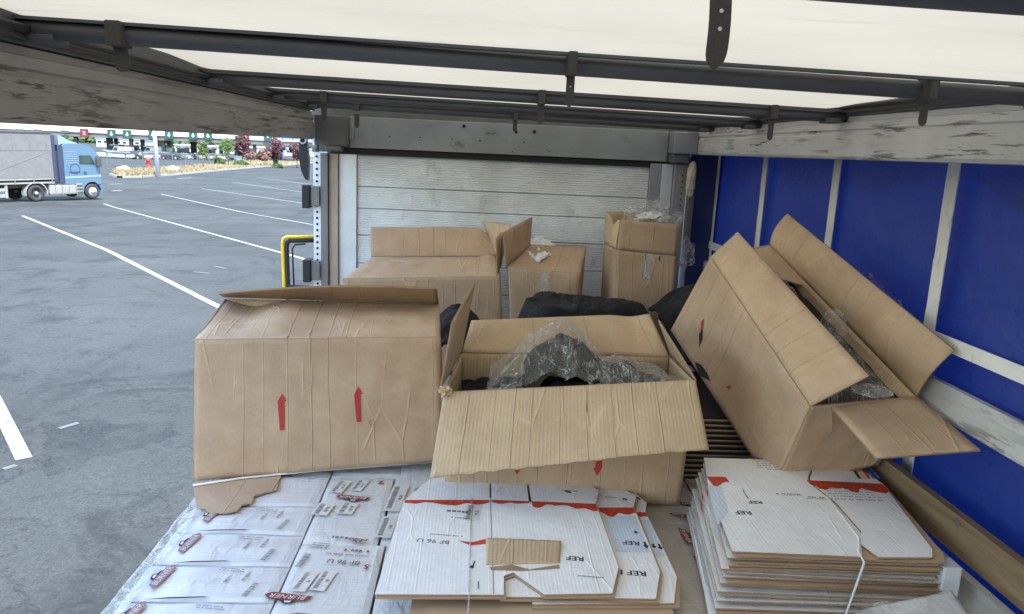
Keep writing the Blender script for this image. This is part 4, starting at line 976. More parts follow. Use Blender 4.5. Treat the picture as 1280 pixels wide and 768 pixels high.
# yellow edged frame beside the post
yy = 5.45; fr = thing('rounded_frame', 'yellow and black rounded frame standing out beside the front left post', 'frame', P(355, 363, y=yy))
pa = [P(357, 420, y=yy), P(355.5, 363, y=yy), P(353.3, 305, y=yy), P(354.2, 299, y=yy), P(358, 296.5, y=yy), P(370, 296.3, y=yy), P(395, 296, y=yy)]
mb = MB(); mb.tube(pa, .013, 10, upv=(0, 1, 0)); mb.build('yellow_seal', M['yellow'], fr, True)
pb_ = [p + Vector((.026, .004, -.024)) for p in pa]; mb = MB(); mb.tube(pb_, .017, 10, upv=(0, 1, 0)); mb.build('black_frame', M['rubber'], fr, True)
pc_ = [P(365.5, 357, y=yy), P(363.5, 311, y=yy), P(367, 306, y=yy), P(380, 305, y=yy)]; mb = MB(); mb.tube([p+Vector((.01, .004, -.0)) for p in pc_], .006, 8, upv=(0, 1, 0)); mb.build('inner_seal', M['rubber'], fr, True)
mb = MB(); a, b = P(360, 356, y=yy), P(386, 366, y=yy); mb.box((a.x, yy-.02, b.z), (b.x, yy+.02, a.z), bev=.005); mb.build('black_frame', M['rubber'], fr)

# ================================================================== THE LOAD
# wooden pallets with film-wrapped lower layers
k = 0
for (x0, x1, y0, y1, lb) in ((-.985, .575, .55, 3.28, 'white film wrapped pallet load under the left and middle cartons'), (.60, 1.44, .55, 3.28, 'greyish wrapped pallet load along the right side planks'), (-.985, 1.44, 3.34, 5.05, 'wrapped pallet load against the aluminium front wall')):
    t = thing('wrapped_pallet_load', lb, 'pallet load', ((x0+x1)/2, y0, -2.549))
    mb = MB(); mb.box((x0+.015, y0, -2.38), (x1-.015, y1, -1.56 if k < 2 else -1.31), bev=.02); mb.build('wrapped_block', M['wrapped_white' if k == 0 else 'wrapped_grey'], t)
    nb = int((x1-x0)/.15)
    for i in range(nb): xx = x0+(x1-x0)*(i+.5)/nb; mb = MB(); mb.box((xx-.055, y0, -2.42), (xx+.055, y1, -2.382)); mb.build('deck_board', M['wood'], t)
    for i in range(4): xx = x0+.07+(x1-x0-.14)*i/3; mb = MB(); mb.box((xx-.045, y0, -2.547), (xx+.045, y1, -2.422)); mb.build('stringer', M['wood'], t)
    k += 1

M['maroon_faded'] = simple('faded_maroon_print', (.30, .15, .16), .6)
def logo(at, udir, size, parent, mat='maroon'):
    """BURNER plate: slanted dark red plate with white italic capitals and a little black tank outline on it"""
    u = Vector(udir).normalized(); v = Vector((-u.y, u.x, 0)); at = Vector(at)
    def pp(x, y, dz=0): q = at + u*x*size + v*y*size; return (q.x, q.y, at.z+dz)
    def fl_(nm, pts, dz, m_): 
        return mesh(nm, [pp(x, y, dz) for x, y in pts], [list(range(len(pts)))], M[m_], parent)
    fl_('logo_plate', [(-1.95, -.30), (1.45, -.52), (2.0, -.1), (1.5, .42), (-1.5, .42)], .0, mat)
    fl_('logo_mark', [(-.8, .43), (-.6, .80), (.15, .95), (.35, .66), (.8, .6), (.95, .43)], .0, 'ink')
    fl_('logo_mark', [(-.45, .52), (-.35, .74), (.05, .8), (.15, .58)], .0004, 'white')
    text('lettering', 'BURNER', pp(0, -.02, .0006), u, size*.80, 'sticker', parent, shear=.25, bold=.0)
def barcode(at, udir, w_, h_, parent, seed=0, mat='ink_grey'):
    rnd = random.Random(seed); u = Vector(udir).normalized(); v = Vector((-u.y, u.x, 0)); at = Vector(at); vv = []; ff = []; x = 0
    while x < w_:
        d = rnd.choice((.0016, .0025, .004)); a = at+u*x; b = at+u*min(w_, x+d); k = len(vv)
        vv += [a, b, b+v*h_, a+v*h_]; ff.append((k, k+1, k+2, k+3)); x += d+rnd.choice((.0016, .0024, .0035))
    return mesh('barcode', vv, ff, M[mat], parent)
def small_print(at, udir, w_, rows, gap, parent, seed=0, mat='ink_grey'):
    """rows of print too small to read: word-length dashes"""
    rnd = random.Random(seed); u = Vector(udir).normalized(); v = Vector((-u.y, u.x, 0)); at = Vector(at); vv = []; ff = []; y = 0
    for h_ in rows:
        x = rnd.uniform(0, w_*.12); end = w_*rnd.uniform(.8, 1)
        while x < end:
            d = rnd.uniform(.6, 1.2)*h_; a = at+u*x-v*y; k = len(vv); hh = h_*rnd.uniform(.75, 1)
            vv += [a, a+u*d*.75, a+u*d*.75+v*hh, a+v*hh]; ff.append((k, k+1, k+2, k+3)); x += d + (h_*.9 if rnd.random() < .2 else 0)
        y += h_+gap
    return mesh('small_print', vv, ff, M[mat], parent)
def label_patch(at, udir, w_, h_, parent, seed=0, txt='86 95'):
    u = Vector(udir).normalized(); v = Vector((-u.y, u.x, 0)); at = Vector(at)
    mesh('paper_label', [at, at+u*w_, at+u*w_+v*h_, at+v*h_], [(0, 1, 2, 3)], M['sticker'], parent)
    z = Vector((0, 0, .0006))
    barcode(at+z+u*w_*.08+v*h_*.55, u, w_*.84, h_*.3, parent, seed)
    text('lettering', txt, at+z+u*w_*.5+v*h_*.24, u, h_*.3, 'ink_grey', parent)
ZT = -1.3
def carton(x0, x1, y0, y1, label, mat='wrapped_white', top=ZT, tilt=0, group='film wrapped cartons on the pallets', seed=0):
    t = thing('carton', label, 'carton', ((x0+x1)/2, (y0+y1)/2, top-.25), group)
    rnd = random.Random(seed+5); mb = MB(); g = .003
    c0, c1, c2, c3 = [rnd.uniform(-.004, .002) for _ in range(4)]
    # top of two closing flaps, slightly domed, with a seam
    n = 14; vv = []; ff = []
    for j in range(n+1):
        for i in range(n+1):
            u, v = i/n, j/n; ed = min(u, 1-u, v, 1-v)
            z = top + (c0*(1-u)*(1-v)+c1*u*(1-v)+c2*u*v+c3*(1-u)*v) - (.004 if ed == 0 else 0) + .004*noise.noise(Vector((u*3+seed, v*3, seed)))
            vv.append((x0+g+(x1-x0-2*g)*u, y0+g+(y1-y0-2*g)*v, z))
    for j in range(n):
        for i in range(n): k = j*(n+1)+i; ff.append((k, k+1, k+n+2, k+n+1))
    ring = [i for i in range(n+1)] + [j*(n+1)+n for j in range(1, n+1)] + [n*(n+1)+i for i in range(n-1, -1, -1)] + [j*(n+1) for j in range(n-1, 0, -1)]
    base = len(vv)
    for r_ in ring: a = vv[r_]; vv.append((a[0], a[1], top-.25))
    L_ = len(ring)
    for i in range(L_): ff.append((ring[i], base+i, base+(i+1) % L_, ring[(i+1) % L_]))
    mesh('carton_body', vv, ff, M[mat], t, smooth=False)
    return t
UD = (-1, .12, 0)            # writing lies upside down for the camera
zz = ZT+.0055
lb1 = ['nearest', 'second nearest', 'third nearest', 'fourth nearest', 'farthest']
cc = []
ye = [1.42, 1.61, 1.805, 2.0, 2.195, 2.395, 2.60, 2.86]
names1 = ['wrapped white carton at the left pallet edge, below the picture edge', 'wrapped white carton at the left pallet edge in the bottom left corner', 'wrapped white carton at the left pallet edge, third row below the torn brown flap', 'wrapped white carton with the lowest upright logo by the left pallet edge',
          'wrapped white carton with the middle upright logo by the left pallet edge', 'wrapped white carton with the uppermost upright logo by the left pallet edge', 'wrapped white carton partly under the torn brown flap at the left edge']
for i, lb in enumerate(names1):
    c_ = carton(-.965, -.535, ye[i], ye[i+1], lb, seed=i); cc.append(c_)
    if 2 <= i <= 5:
        logo((-.895+.008*(i-3), (ye[i]+ye[i+1])/2+.02, zz), (.12, 1, 0), .034, c_, 'maroon_faded')
        if i > 2:
            flat('film_gap', [(-.90, ye[i]-.004), (-.83, ye[i]+.003), (-.72, ye[i]+.012), (-.74, ye[i]+.016), (-.84, ye[i]+.009)], zz, 'void', c_)
            for k_ in range(4): barcode((-.80+.05*k_, ye[i]+.07+.01*k_, zz), (.25, 1, 0), .04+.01*(k_ % 2), .010, c_, k_+i, 'web_white' if k_ < 2 else 'ink_grey')
    if 2 <= i <= 5:
        barcode((-.62, ye[i]+.02, zz), (.25, 1, 0), .07, .016, c_, 60+i); small_print((-.66, ye[i]+.15, zz), UD, .09, [.005, .005], .006, c_, 70+i)
    if i == 6:
        logo((-.78, 2.745, zz), UD, .034, c_)
        logo((-.90, 2.70, zz), UD, .030, c_)
c_ = carton(-.535, -.255, 1.42, 1.86, 'wrapped white carton at the picture bottom with no print, left of the middle stack', seed=21)
c_ = carton(-.535, -.257, 1.86, 2.335, 'wrapped white carton printed BF 96 U beside the middle stack', seed=22)
text('lettering', 'BF 96 U', (-.375, 2.215, zz), UD, .032, 'ink_grey', c_, bold=.012); small_print((-.30, 2.252, zz), UD, .15, [.006], .01, c_, 3); small_print((-.30, 2.285, zz), UD, .10, [.014], .01, c_, 4)
logo((-.50, 2.02, zz), UD, .036, c_); label_patch((-.46, 2.045, zz), (.2, 1, 0), .11, .045, c_, 4, '86'); label_patch((-.405, 2.05, zz), (.2, 1, 0), .11, .045, c_, 5, '96')
logo((-.42, 1.925, zz), UD, .028, c_, 'maroon_faded'); barcode((-.50, 2.18, zz), (.2, 1, 0), .08, .02, c_, 81); small_print((-.44, 2.30, zz), UD, .06, [.006, .006, .006], .007, c_, 82)
text('lettering', '5', (-.30, 2.19, zz), UD, .035, 'maroon', c_)
c_ = carton(-.535, -.283, 2.335, 2.86, 'wrapped white carton with two barcode labels and BURNER logo in the middle', seed=23)
logo((-.415, 2.665, zz), UD, .034, c_); label_patch((-.465, 2.70, zz), (.2, 1, 0), .11, .05, c_, 6); label_patch((-.395, 2.72, zz), (.2, 1, 0), .10, .045, c_, 7); label_patch((-.485, 2.52, zz), (.15, 1, 0), .09, .06, c_, 8, '98 95'); label_patch((-.40, 2.53, zz), (.15, 1, 0), .09, .06, c_, 9, '98 95')
text('lettering', 'Z', (-.33, 2.80, zz), (1, .2, 0), .035, 'maroon', c_, bold=.04)
small_print((-.38, 2.37, zz), UD, .06, [.014], .01, c_, 5); logo((-.35, 2.355, zz), UD, .018, c_)
c_ = carton(-.965, -.535, 2.86, 3.27, 'wrapped white carton under the big closed brown box, left end', seed=24)
c_ = carton(-.535, -.245, 2.86, 3.27, 'wrapped white carton with a BURNER logo touching the foot of the closed brown box', seed=25)
c_ = carton(-.28, .30, 2.335, 3.27, 'wrapped white carton with tall barcode panel between the two big brown boxes', seed=26)
label_patch((-.245, 2.37, zz), (.08, 1, 0), .15, .055, c_, 12, 'E48'); label_patch((-.17, 2.42, zz), (.08, 1, 0), .12, .045, c_, 13, '99 95'); label_patch((-.235, 2.56, zz), (.08, 1, 0), .22, .06, c_, 14, '98 86'); label_patch((-.16, 2.62, zz), (.08, 1, 0), .15, .05, c_, 15, '98 95')
c_ = carton(-.255, .30, 1.86, 2.335, 'wrapped white carton lying under the left half of the middle stack', seed=27)
c_ = carton(-.255, .30, 1.42, 1.86, 'wrapped white carton at the picture bottom under the middle stack front', seed=28)
c_ = carton(.30, .60, 1.42, 2.50, 'wrapped pale carton under the right half of the middle stack', seed=29); c_ = carton(.30, .60, 2.50, 3.27, 'wrapped pale carton under the open brown box', seed=30)
lr = [(1.5, 1.86, 'grey beige carton with the lowest logo between the two stacks'), (1.86, 2.52, 'grey beige carton with upright BURNER logos between the two stacks'), (2.52, 2.70, 'small grey beige carton behind the logo cartons at the foot of the open brown box'), (2.70, 3.27, 'grey beige carton with stamped logos between open box and tilted box')]
for i, (a, b, lb) in enumerate(lr):
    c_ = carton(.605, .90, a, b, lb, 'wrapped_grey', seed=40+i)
    if i == 1:
        for yy_ in (2.42, 2.23, 2.045): logo((.775, yy_, zz), (.06, -1, 0), .030, c_)
    if i == 0: logo((.775, 1.80, zz), (.06, -1, 0), .030, c_)
    if i >= 2:
        for k_ in range(2 if i == 2 else 5): logo((.86 if k_ % 2 else .80, a+.06+.09*k_, zz), UD, .022, c_)
for i, (a, b, lb) in enumerate([(1.5, 2.3, 'grey beige carton under the front of the right stack'), (2.3, 2.9, 'grey beige carton under the back of the right stack'), (2.9, 3.27, 'grey beige carton under the tilted brown box')]):
    carton(.905, 1.43, a, b, lb, 'wrapped_grey', top=ZT-.004, seed=50+i)
# stretch film hanging over the pallet's left edge
vv = []; ff = []; nu_, nv_ = 70, 10
for i in range(nu_+1):
    yy_ = 1.2+1.6*i/nu_
    for j in range(nv_+1):
        t_ = j/nv_
        if t_ < .45: x_ = -.925-.065*t_/.45; z_ = ZT+.009+.006*noise.noise(Vector((yy_*9, t_*3, 1)))
        else: x_ = -.99-.02*(t_-.45)+.006*noise.noise(Vector((yy_*12, t_*4, 2))); z_ = ZT+.006-.32*(t_-.45)
        vv.append((x_+.006*noise.noise(Vector((yy_*6, t_*5, 3))), yy_, z_))
for i in range(nu_):
    for j in range(nv_): k = i*(nv_+1)+j; ff.append((k, k+1, k+nv_+2, k+nv_+1))
tag(mesh('stretch_film', vv, ff, M['film_pale'], smooth=True), 'milky stretch film folded over the left edge of the white carton pallet', 'plastic film')

# ------------------------------------------------------------------ open corrugated boxes
def walls(t, c, mat, seed, faces=('front', 'left', 'right', 'back', 'bottom'), amp=.005, in_='kraft_in', names=None, step=.022):
    """c: dict of 8 corners keyed (i,j,k); returns surface function of each wall"""
    Q = {'front': ((0,0,0),(1,0,0),(1,0,1),(0,0,1)), 'right': ((1,0,0),(1,1,0),(1,1,1),(1,0,1)), 'back': ((1,1,0),(0,1,0),(0,1,1),(1,1,1)),
         'left': ((0,1,0),(0,0,0),(0,0,1),(0,1,1)), 'top': ((0,0,1),(1,0,1),(1,1,1),(0,1,1)), 'bottom': ((0,1,0),(1,1,0),(1,0,0),(0,0,0))}
    out = {}
    for i, f in enumerate(faces):
        out[f] = panel('side_panel' if f not in ('top', 'bottom') else f+'_panel', [c[k] for k in Q[f]], mat, t, seed=seed+i, amp=amp, back=in_, step=step)
    return out
def dims(q):
    a, b, c, d = [Vector(p) for p in q]; return ((b-a).length+(c-d).length)/2, ((d-a).length+(c-b).length)/2
rag = lambda a, f, s: (lambda u, v: Vector((0, 0, 0)))

# 1: big closed box on the left with two red arrows
c1 = {(0,0,0): P(241, 606, y=2.77), (1,0,0): P(553, 576, y=2.93), (0,0,1): P(243, 424.5, y=2.82), (1,0,1): P(550, 421, y=2.91),
      (0,1,0): Vector((-1.08, 3.22, -1.292)), (1,1,0): Vector((-.17, 3.25, -1.292)), (0,1,1): P(281, 373, y=3.36), (1,1,1): P(549, 380, y=3.45)}
for k_ in ((0,0,0), (1,0,0)): c1[k_].z = max(c1[k_].z, -1.294)
t = thing('cardboard_box', 'big closed brown box with two red arrows standing on white cartons at the left', 'box', (-.6, 3.0, -1.29))
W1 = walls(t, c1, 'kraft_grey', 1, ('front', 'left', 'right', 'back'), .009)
# the top: front flap folded shut, dented at its left end, with a soft ridge
def topbend(u, v):
    return .022*math.exp(-((u-.30)/.10)**2)*math.sin(math.pi*min(1, v*1.0)) - .030*math.exp(-((u-.13)/.10)**2)*math.sin(math.pi*v*.6)
q1 = [c1[(0,0,1)], c1[(1,0,1)], c1[(1,1,1)], c1[(0,1,1)]]
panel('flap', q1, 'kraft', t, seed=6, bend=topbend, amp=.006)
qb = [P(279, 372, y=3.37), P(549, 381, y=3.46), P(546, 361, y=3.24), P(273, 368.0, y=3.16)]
panel('flap', qb, 'kraft_grey', t, seed=8, amp=.004, bend=lambda u, v: -.02*math.sin(math.pi*u)*v)
o, pos, nr = W1['front']; lu, lv = .93, .57
for cu, cv in ((.345, .465), (.655, .495)): decal('red_arrow', pos, nr, arrow(cu, cv, lu, lv, .155, .018, .032, .034), 'red', t)
st = [(.708+.013*math.cos(a), .35+.021*math.sin(a)) for a in np.linspace(0, 6.283, 7)[:-1]]
for i in range(6):
    a, b = st[i], st[(i+1) % 6]; n_ = Vector((b[1]-a[1], a[0]-b[0])).normalized()*.0025
    decal('red_stamp', pos, nr, [a, b, (b[0]-n_.x, b[1]-n_.y), (a[0]-n_.x, a[1]-n_.y)], 'red', t)
# torn bottom flap lying out on the white cartons
tp_ = [(242, 604), (243, 622), (246, 634), (256, 635), (262, 640), (282, 641), (297, 638), (303, 631), (315, 628), (318, 620), (330, 616), (346, 612), (348, 603), (352, 593)]
pts = [P(x, y, z=-1.288) for x, y in tp_]
top_ = [(p.x, p.y, -1.2865) for p in pts]; n_ = len(top_)
mesh('torn_flap', top_+[(x, y, -1.2925) for x, y, z in top_], [list(range(n_)), list(range(n_, 2*n_))[::-1]]+[(i, n_+i, n_+(i+1) % n_, (i+1) % n_) for i in range(n_)], [M['kraft_grey']], t, uv=[(p[0], p[1]) for p in top_]*2)
mb = MB(); mb.tube([P(241, 607, z=-1.28), P(300, 598, z=-1.28), P(400, 588, z=-1.28), P(553, 577, z=-1.28)], .004, 6); mb.build('plastic_strap', M['web_white'], t, True)

# 2: the open box in the middle
c2 = {(0,0,0): P(556, 640, y=2.67), (1,0,0): P(850, 634, y=2.655), (0,0,1): P(554, 490, y=2.65), (1,0,1): P(869, 476, y=2.62),
      (0,1,0): Vector((-.046, 3.06, -1.293)), (1,1,0): Vector((.83, 3.03, -1.293)), (0,1,1): P(577, 441, y=3.045), (1,1,1): P(838, 446, y=3.02)}
for k_ in ((0,0,0), (1,0,0)): c2[k_].z = max(c2[k_].z, -1.294)
t = thing('cardboard_box', 'open brown box in the middle, flaps spread, clear plastic bags of dark clothes inside', 'box', (.38, 2.85, -1.29))
W2 = walls(t, c2, 'kraft_grey', 11, ('front', 'left', 'right', 'back', 'bottom'), .004)
qf = [P(537, 598.5, y=2.46), P(887, 562, y=2.44), P(870, 474.5, y=2.618), P(554.5, 490, y=2.647)]
FF = panel('flap', qf, 'kraft_in', t, seed=15, amp=.006, back='kraft_grey', bend=lambda u, v: .012*math.sin(3.1*u)*(1-v)+.006*math.sin(9*u+1)*(1-v), rag=lambda u, v: Vector((0, 0, (.006*noise.noise(Vector((u*24, 1, 2)))) if v < .03 else 0)), step=.014)
ql = [P(551, 487, y=2.655), P(577, 441, y=3.045), P(595, 350, y=3.10), P(566, 404, y=2.62)]
panel('flap', ql, 'kraft_light', t, seed=16, amp=.003)
qk = [P(577, 441.5, y=3.047), P(838, 447, y=3.022), P(812, 392, y=3.13), P(589, 401, y=3.15)]
panel('flap', [qk[1], qk[0], qk[3], qk[2]][::1], 'kraft_light', t, seed=17, amp=.004, back='kraft_light', bend=lambda u, v: .03*math.exp(-((u-.1)/.08)**2)*v)
qr = [P(869, 476, y=2.625), P(839, 447, y=3.015), P(822, 400, y=3.10), P(853, 450, y=2.66)]
panel('flap', qr[::-1], 'kraft_light', t, seed=18, amp=.003, back='kraft_light')
o, pos, nr = W2['front']; lu, lv = dims([c2[(0,0,0)], c2[(1,0,0)], c2[(1,0,1)], c2[(0,0,1)]])
for cu in (.30, .635): decal('red_arrow', pos, nr, arrow(cu, .40, lu, lv, .15, .018, .032, .036, True), 'red', t)
# crumpled corner
blob('crushed_corner', P(557, 489, y=2.63), .022, 'kraft_light', 4, t, .8, 3, .9, 3)

# helper: crumpled height field inside an outline
def heap(name, poly, zfun, mats, parent=None, res=.012, amp=.02, fr=9, seed=0, skirt=.06, ridged=True, loc=None, z0=None):
    xs = [p[0] for p in poly]; ys = [p[1] for p in poly]
    x0, x1, y0, y1 = min(xs), max(xs), min(ys), max(ys); nx = max(4, int((x1-x0)/res)); ny = max(4, int((y1-y0)/res))
    def inside(x, y):
        r = False; j = len(poly)-1
        for i in range(len(poly)):
            if (poly[i][1] > y) != (poly[j][1] > y) and x < (poly[j][0]-poly[i][0])*(y-poly[i][1])/(poly[j][1]-poly[i][1])+poly[i][0]: r = not r
            j = i
        return r
    idx = {}; vv = []; ff = []
    for j in range(ny+1):
        for i in range(nx+1):
            x = x0+(x1-x0)*i/nx; y = y0+(y1-y0)*j/ny
            if not inside(x, y): continue
            nz = noise.noise(Vector((x*fr+seed, y*fr, seed*2.0)))
            n2 = noise.noise(Vector((x*fr*2.7+seed, y*fr*2.7+3, seed)))
            if ridged:
                vd = noise.voronoi(Vector((x*fr*1.3+nz*.6+seed, y*fr*1.3+n2*.4, seed*1.7)))[0]; f = ((vd[1]-vd[0])*1.6-.5)*amp*1.6 + n2*amp*.5
            f = f if ridged else nz*amp*1.5 + n2*amp*.3
            ox = noise.noise(Vector((x*fr*1.5, y*fr*1.5, 5+seed)))*amp*.6
            idx[(i, j)] = len(vv); vv.append((x+ox, y+ox*.6, zfun(x, y)+f))
    for j in range(ny):
        for i in range(nx):
            k = [(i, j), (i+1, j), (i+1, j+1), (i, j+1)]
            if all(q in idx for q in k): ff.append([idx[q] for q in k])
    o = mesh(name, vv, ff, mats, parent, smooth=True, loc=loc)
    return o
def closed(o):
    """give a height field real body: thickness below"""
    md = o.modifiers.new('body', 'SOLIDIFY'); md.thickness = .012; md.offset = -1; return o
gs = lambda x, y, cx, cy, sx, sy: math.exp(-((x-cx)/sx)**2-((y-cy)/sy)**2)
# dark clothes in the middle box and the bags on them
in2 = [(-.03, 2.69), (.78, 2.665), (.80, 2.98), (-.03, 3.0)]
o = heap('folded_clothes', in2, lambda x, y: -.93+.085*gs(x, y, .45, 2.78, .36, .3)+.02*gs(x, y, .42, 2.69, .22, .06), M['black_cloth'], res=.016, amp=.03, fr=7, seed=1); closed(o)
tag(o, 'black clothes filling the bottom of the open middle box', 'clothes')
bagp = P(703, 397, y=2.83)
def bz(x, y):
    return -.905 + (bagp.z+.905)*max(0, 1-math.hypot((x-bagp.x)/(.33 if x < bagp.x else .27), (y-2.83)/.24))**.9*1.05 + .012*math.sin(math.atan2(y-2.83, x-bagp.x)*9)*min(1, math.hypot(x-bagp.x, y-2.83)/.08)
bo = [(.06, 2.72), (.12, 2.675), (.35, 2.665), (.50, 2.665), (.60, 2.70), (.60, 2.9), (.45, 2.98), (.2, 2.98), (.08, 2.9)]
BT = thing('plastic_bag', 'clear plastic bag peaking up out of the open middle box, dark clothes showing through', 'plastic bag', (.35, 2.82, -.98))
heap('bag_film', bo, bz, M['film'], BT, res=.008, amp=.009, fr=6, seed=3)
heap('dark_contents', [(.20, 2.69), (.56, 2.68), (.56, 2.97), (.22, 2.97)], lambda x, y: min(bz(x, y)-.022, -.70) - .30*max(0, .36-x), M['dark_stuffing'], BT, res=.010, amp=.014, fr=8, seed=5)
def bz2(x, y): return -.875+.105*gs(x, y, .57, 2.80, .16, .13)+.03*gs(x, y, .75, 2.76, .08, .1)
BT2 = thing('plastic_bag', 'lower clear plastic bag sagging over the right side of the open middle box', 'plastic bag', (.6, 2.8, -.98))
heap('bag_film', [(.44, 2.67), (.60, 2.645), (.74, 2.655), (.815, 2.68), (.80, 2.80), (.66, 2.97), (.46, 2.97)], lambda x, y: bz2(x, y)+.015, M['film'], BT2, res=.008, amp=.012, fr=8, seed=7)
heap('dark_contents', [(.45, 2.68), (.74, 2.675), (.72, 2.94), (.46, 2.95)], lambda x, y: bz2(x, y)-.018, M['dark_stuffing'], BT2, res=.010, amp=.013, fr=8, seed=8)
BT3 = thing('plastic_bag', 'flat clear plastic bag inside the left end of the open middle box', 'plastic bag', (.05, 2.8, -.98))
heap('bag_film', [(.0, 2.70), (.24, 2.68), (.28, 2.80), (.14, 2.9), (.02, 2.84)], lambda x, y: -.925+.05*gs(x, y, .15, 2.75, .08, .1), M['film_pale'], BT3, res=.011, amp=.018, fr=13, seed=9)

# 3: back left box
c3 = {(0,0,0): P(427, 470, y=4.30), (1,0,0): P(631, 465, y=4.30), (0,0,1): P(428, 348.5, y=4.30), (1,0,1): P(626, 345.5, y=4.30),
      (0,1,0): P(463, 430, y=4.72), (1,1,0): P(628, 430, y=4.72), (0,1,1): P(464, 322.5, y=4.72), (1,1,1): P(622, 321, y=4.72)}
for k_ in c3:
    if k_[2] == 0: c3[k_].z = -1.285
t = thing('cardboard_box', 'wide brown box at the back left with its rear flap standing up', 'box', (-.3, 4.5, -1.285))
walls(t, c3, 'kraft_grey', 21, ('front', 'left', 'right', 'back'))
panel('flap', [c3[(0,0,1)], c3[(1,0,1)], c3[(1,1,1)], c3[(0,1,1)]], 'kraft', t, seed=25, amp=.007, bend=lambda u, v: .02*math.exp(-((u-.93)/.05)**2)*v)
def tornr(u, v): return Vector((-.03*max(0, (v-.45))*max(0, (u-.88))/.12, 0, -.10*max(0, v-.3)*max(0, u-.86)/.14+ (.006*noise.noise(Vector((u*30, v*9, 1))) if u > .8 and v > .9 else 0)))
panel('flap', [P(463, 322, y=4.73), P(621, 321, y=4.73), P(620, 284, y=4.80), P(463, 284, y=4.80)], 'kraft_grey', t, seed=26, amp=.005, rag=tornr, step=.015)
panel('flap', [P(621, 321, y=4.74), P(625, 335, y=4.45), P(638, 281, y=4.6), P(602, 277, y=4.86)], 'kraft', t, seed=27, amp=.003)
panel('flap', [P(622, 342, y=4.32), P(628, 330, y=4.6), P(627, 290, y=4.62), P(621, 298, y=4.34)], 'kraft_light', t, seed=28, amp=.003)
# 4: back middle box
c4 = {(0,0,0): P(640, 460, y=4.25), (1,0,0): P(722, 460, y=4.25), (0,0,1): P(635, 334.5, y=4.25), (1,0,1): P(725, 342, y=4.25),
      (0,1,0): Vector((.25, 4.72, -1.28)), (1,1,0): Vector((.66, 4.72, -1.28)), (0,1,1): P(660, 305.5, y=4.72), (1,1,1): P(733, 308.5, y=4.72)}
for k_ in c4:
    if k_[2] == 0: c4[k_].z = -1.285
t = thing('cardboard_box', 'taped brown box at the back middle with white paper on its top', 'box', (.42, 4.5, -1.285))
W4 = walls(t, c4, 'kraft_grey', 31, ('front', 'left', 'right', 'back', 'top'))
panel('flap', [P(633, 335, y=4.24), P(663, 308, y=4.66), P(665.5, 271, y=4.72), P(629, 290.5, y=4.24)], 'kraft_grey', t, seed=36, amp=.006, back='kraft_grey')
o, pos, nr = W4['front']
def tape(u0, u1, v0, v1): return [(u0, v0), (u1, v0), (u1, v1), (u0, v1)]
decal('packing_tape', pos, nr, tape(.44, .56, .72, .99), 'film_pale', t, .003)
rnd = random.Random(5)
for i in range(14):
    u_, v_ = rnd.uniform(.44, .55), rnd.uniform(.74, .97); decal('tape_glint', pos, nr, [(u_, v_), (u_+rnd.uniform(.01, .03), v_+.003), (u_+rnd.uniform(.005, .02), v_+rnd.uniform(.01, .03))], 'tape_mark', t, .0036)
decal('tape_glint', pos, nr, tape(.47, .55, .70, .725), 'white', t, .0036)
ppr = heap('crumpled_paper', [(p.x, p.y) for p in [P(a, b, z=-.64) for a, b in ((653, 322), (672, 331), (690, 326), (693, 315), (672, 309), (656, 312))]], lambda x, y: -.605+.06*(y-4.45), M['white'], res=.01, amp=.016, fr=16, seed=4); closed(ppr)
tag(ppr, 'crumpled white paper lying on the taped box at the back', 'paper')
# 5: tall back right box
c5 = {(0,0,0): P(765, 470, y=4.20), (1,0,0): P(834, 475, y=4.20), (0,0,1): P(771, 312.5, y=4.20), (1,0,1): P(846, 320.5, y=4.20),
      (0,1,0): P(747, 440, y=4.62), (1,1,0): P(815, 440, y=4.64), (0,1,1): P(755, 304.5, y=4.62), (1,1,1): P(829, 306, y=4.66)}
for k_ in c5:
    if k_[2] == 0: c5[k_].z = -1.285
t = thing('cardboard_box', 'tall narrow brown box at the back right with a clear bag in its open top', 'box', (.95, 4.4, -1.285))
W5 = walls(t, c5, 'kraft_grey', 41, ('front', 'left', 'right', 'back'))
panel('flap', [c5[(0,0,1)], c5[(1,0,1)], P(849, 281, y=4.17), P(776, 275, y=4.19)], 'kraft', t, seed=45, amp=.004)
panel('flap', [c5[(0,1,1)], P(769, 311.5, y=4.23), P(775, 276, y=4.30), P(757, 265, y=4.60)], 'kraft_light', t, seed=46, amp=.004, rag=lambda u, v: Vector((0, 0, -.045*math.exp(-((u-.6)/.16)**2)*v)))
panel('flap', [P(830, 306, y=4.65), P(757, 304, y=4.64), P(757, 264.5, y=4.68), P(829, 268, y=4.70)], 'kraft_grey', t, seed=47, amp=.004)
panel('flap', [c5[(1,0,1)], c5[(1,1,1)], P(838, 278, y=4.66), P(850, 283, y=4.25)], 'kraft_grey', t, seed=48, amp=.003)
o, pos, nr = W5['front']
decal('packing_tape', pos, nr, tape(.42, .62, .80, .998), 'film_pale', t, .003); decal('print_mark', pos, nr, [(.70, .955), (.725, .955), (.73, .985), (.71, .99)], 'ink', t)
bg5 = P(815, 262, y=4.45)
o = blob('plastic_bag', (bg5.x, 4.45, -.37), .14, 'film', 9, None, .72, 4, .55, 2.4, 1.15); tag(o, 'crumpled clear plastic bag bulging from the top of the tall back right box', 'plastic bag')
o = blob('plastic_bag', P(853, 318, y=4.5), .075, 'film', 13, None, 1.1, 4, .6, 2.6, 1.0); tag(o, 'crumpled clear plastic bag squeezed between the tall box and the blue curtain', 'plastic bag')
o = blob('white_bundle', P(815, 266, y=4.45)-Vector((0, 0, .03)), .07, 'white', 19, None, .5, 3, .5, 2.4, 1.2); tag(o, 'white bundle showing inside the bag on the tall box', 'bundle')

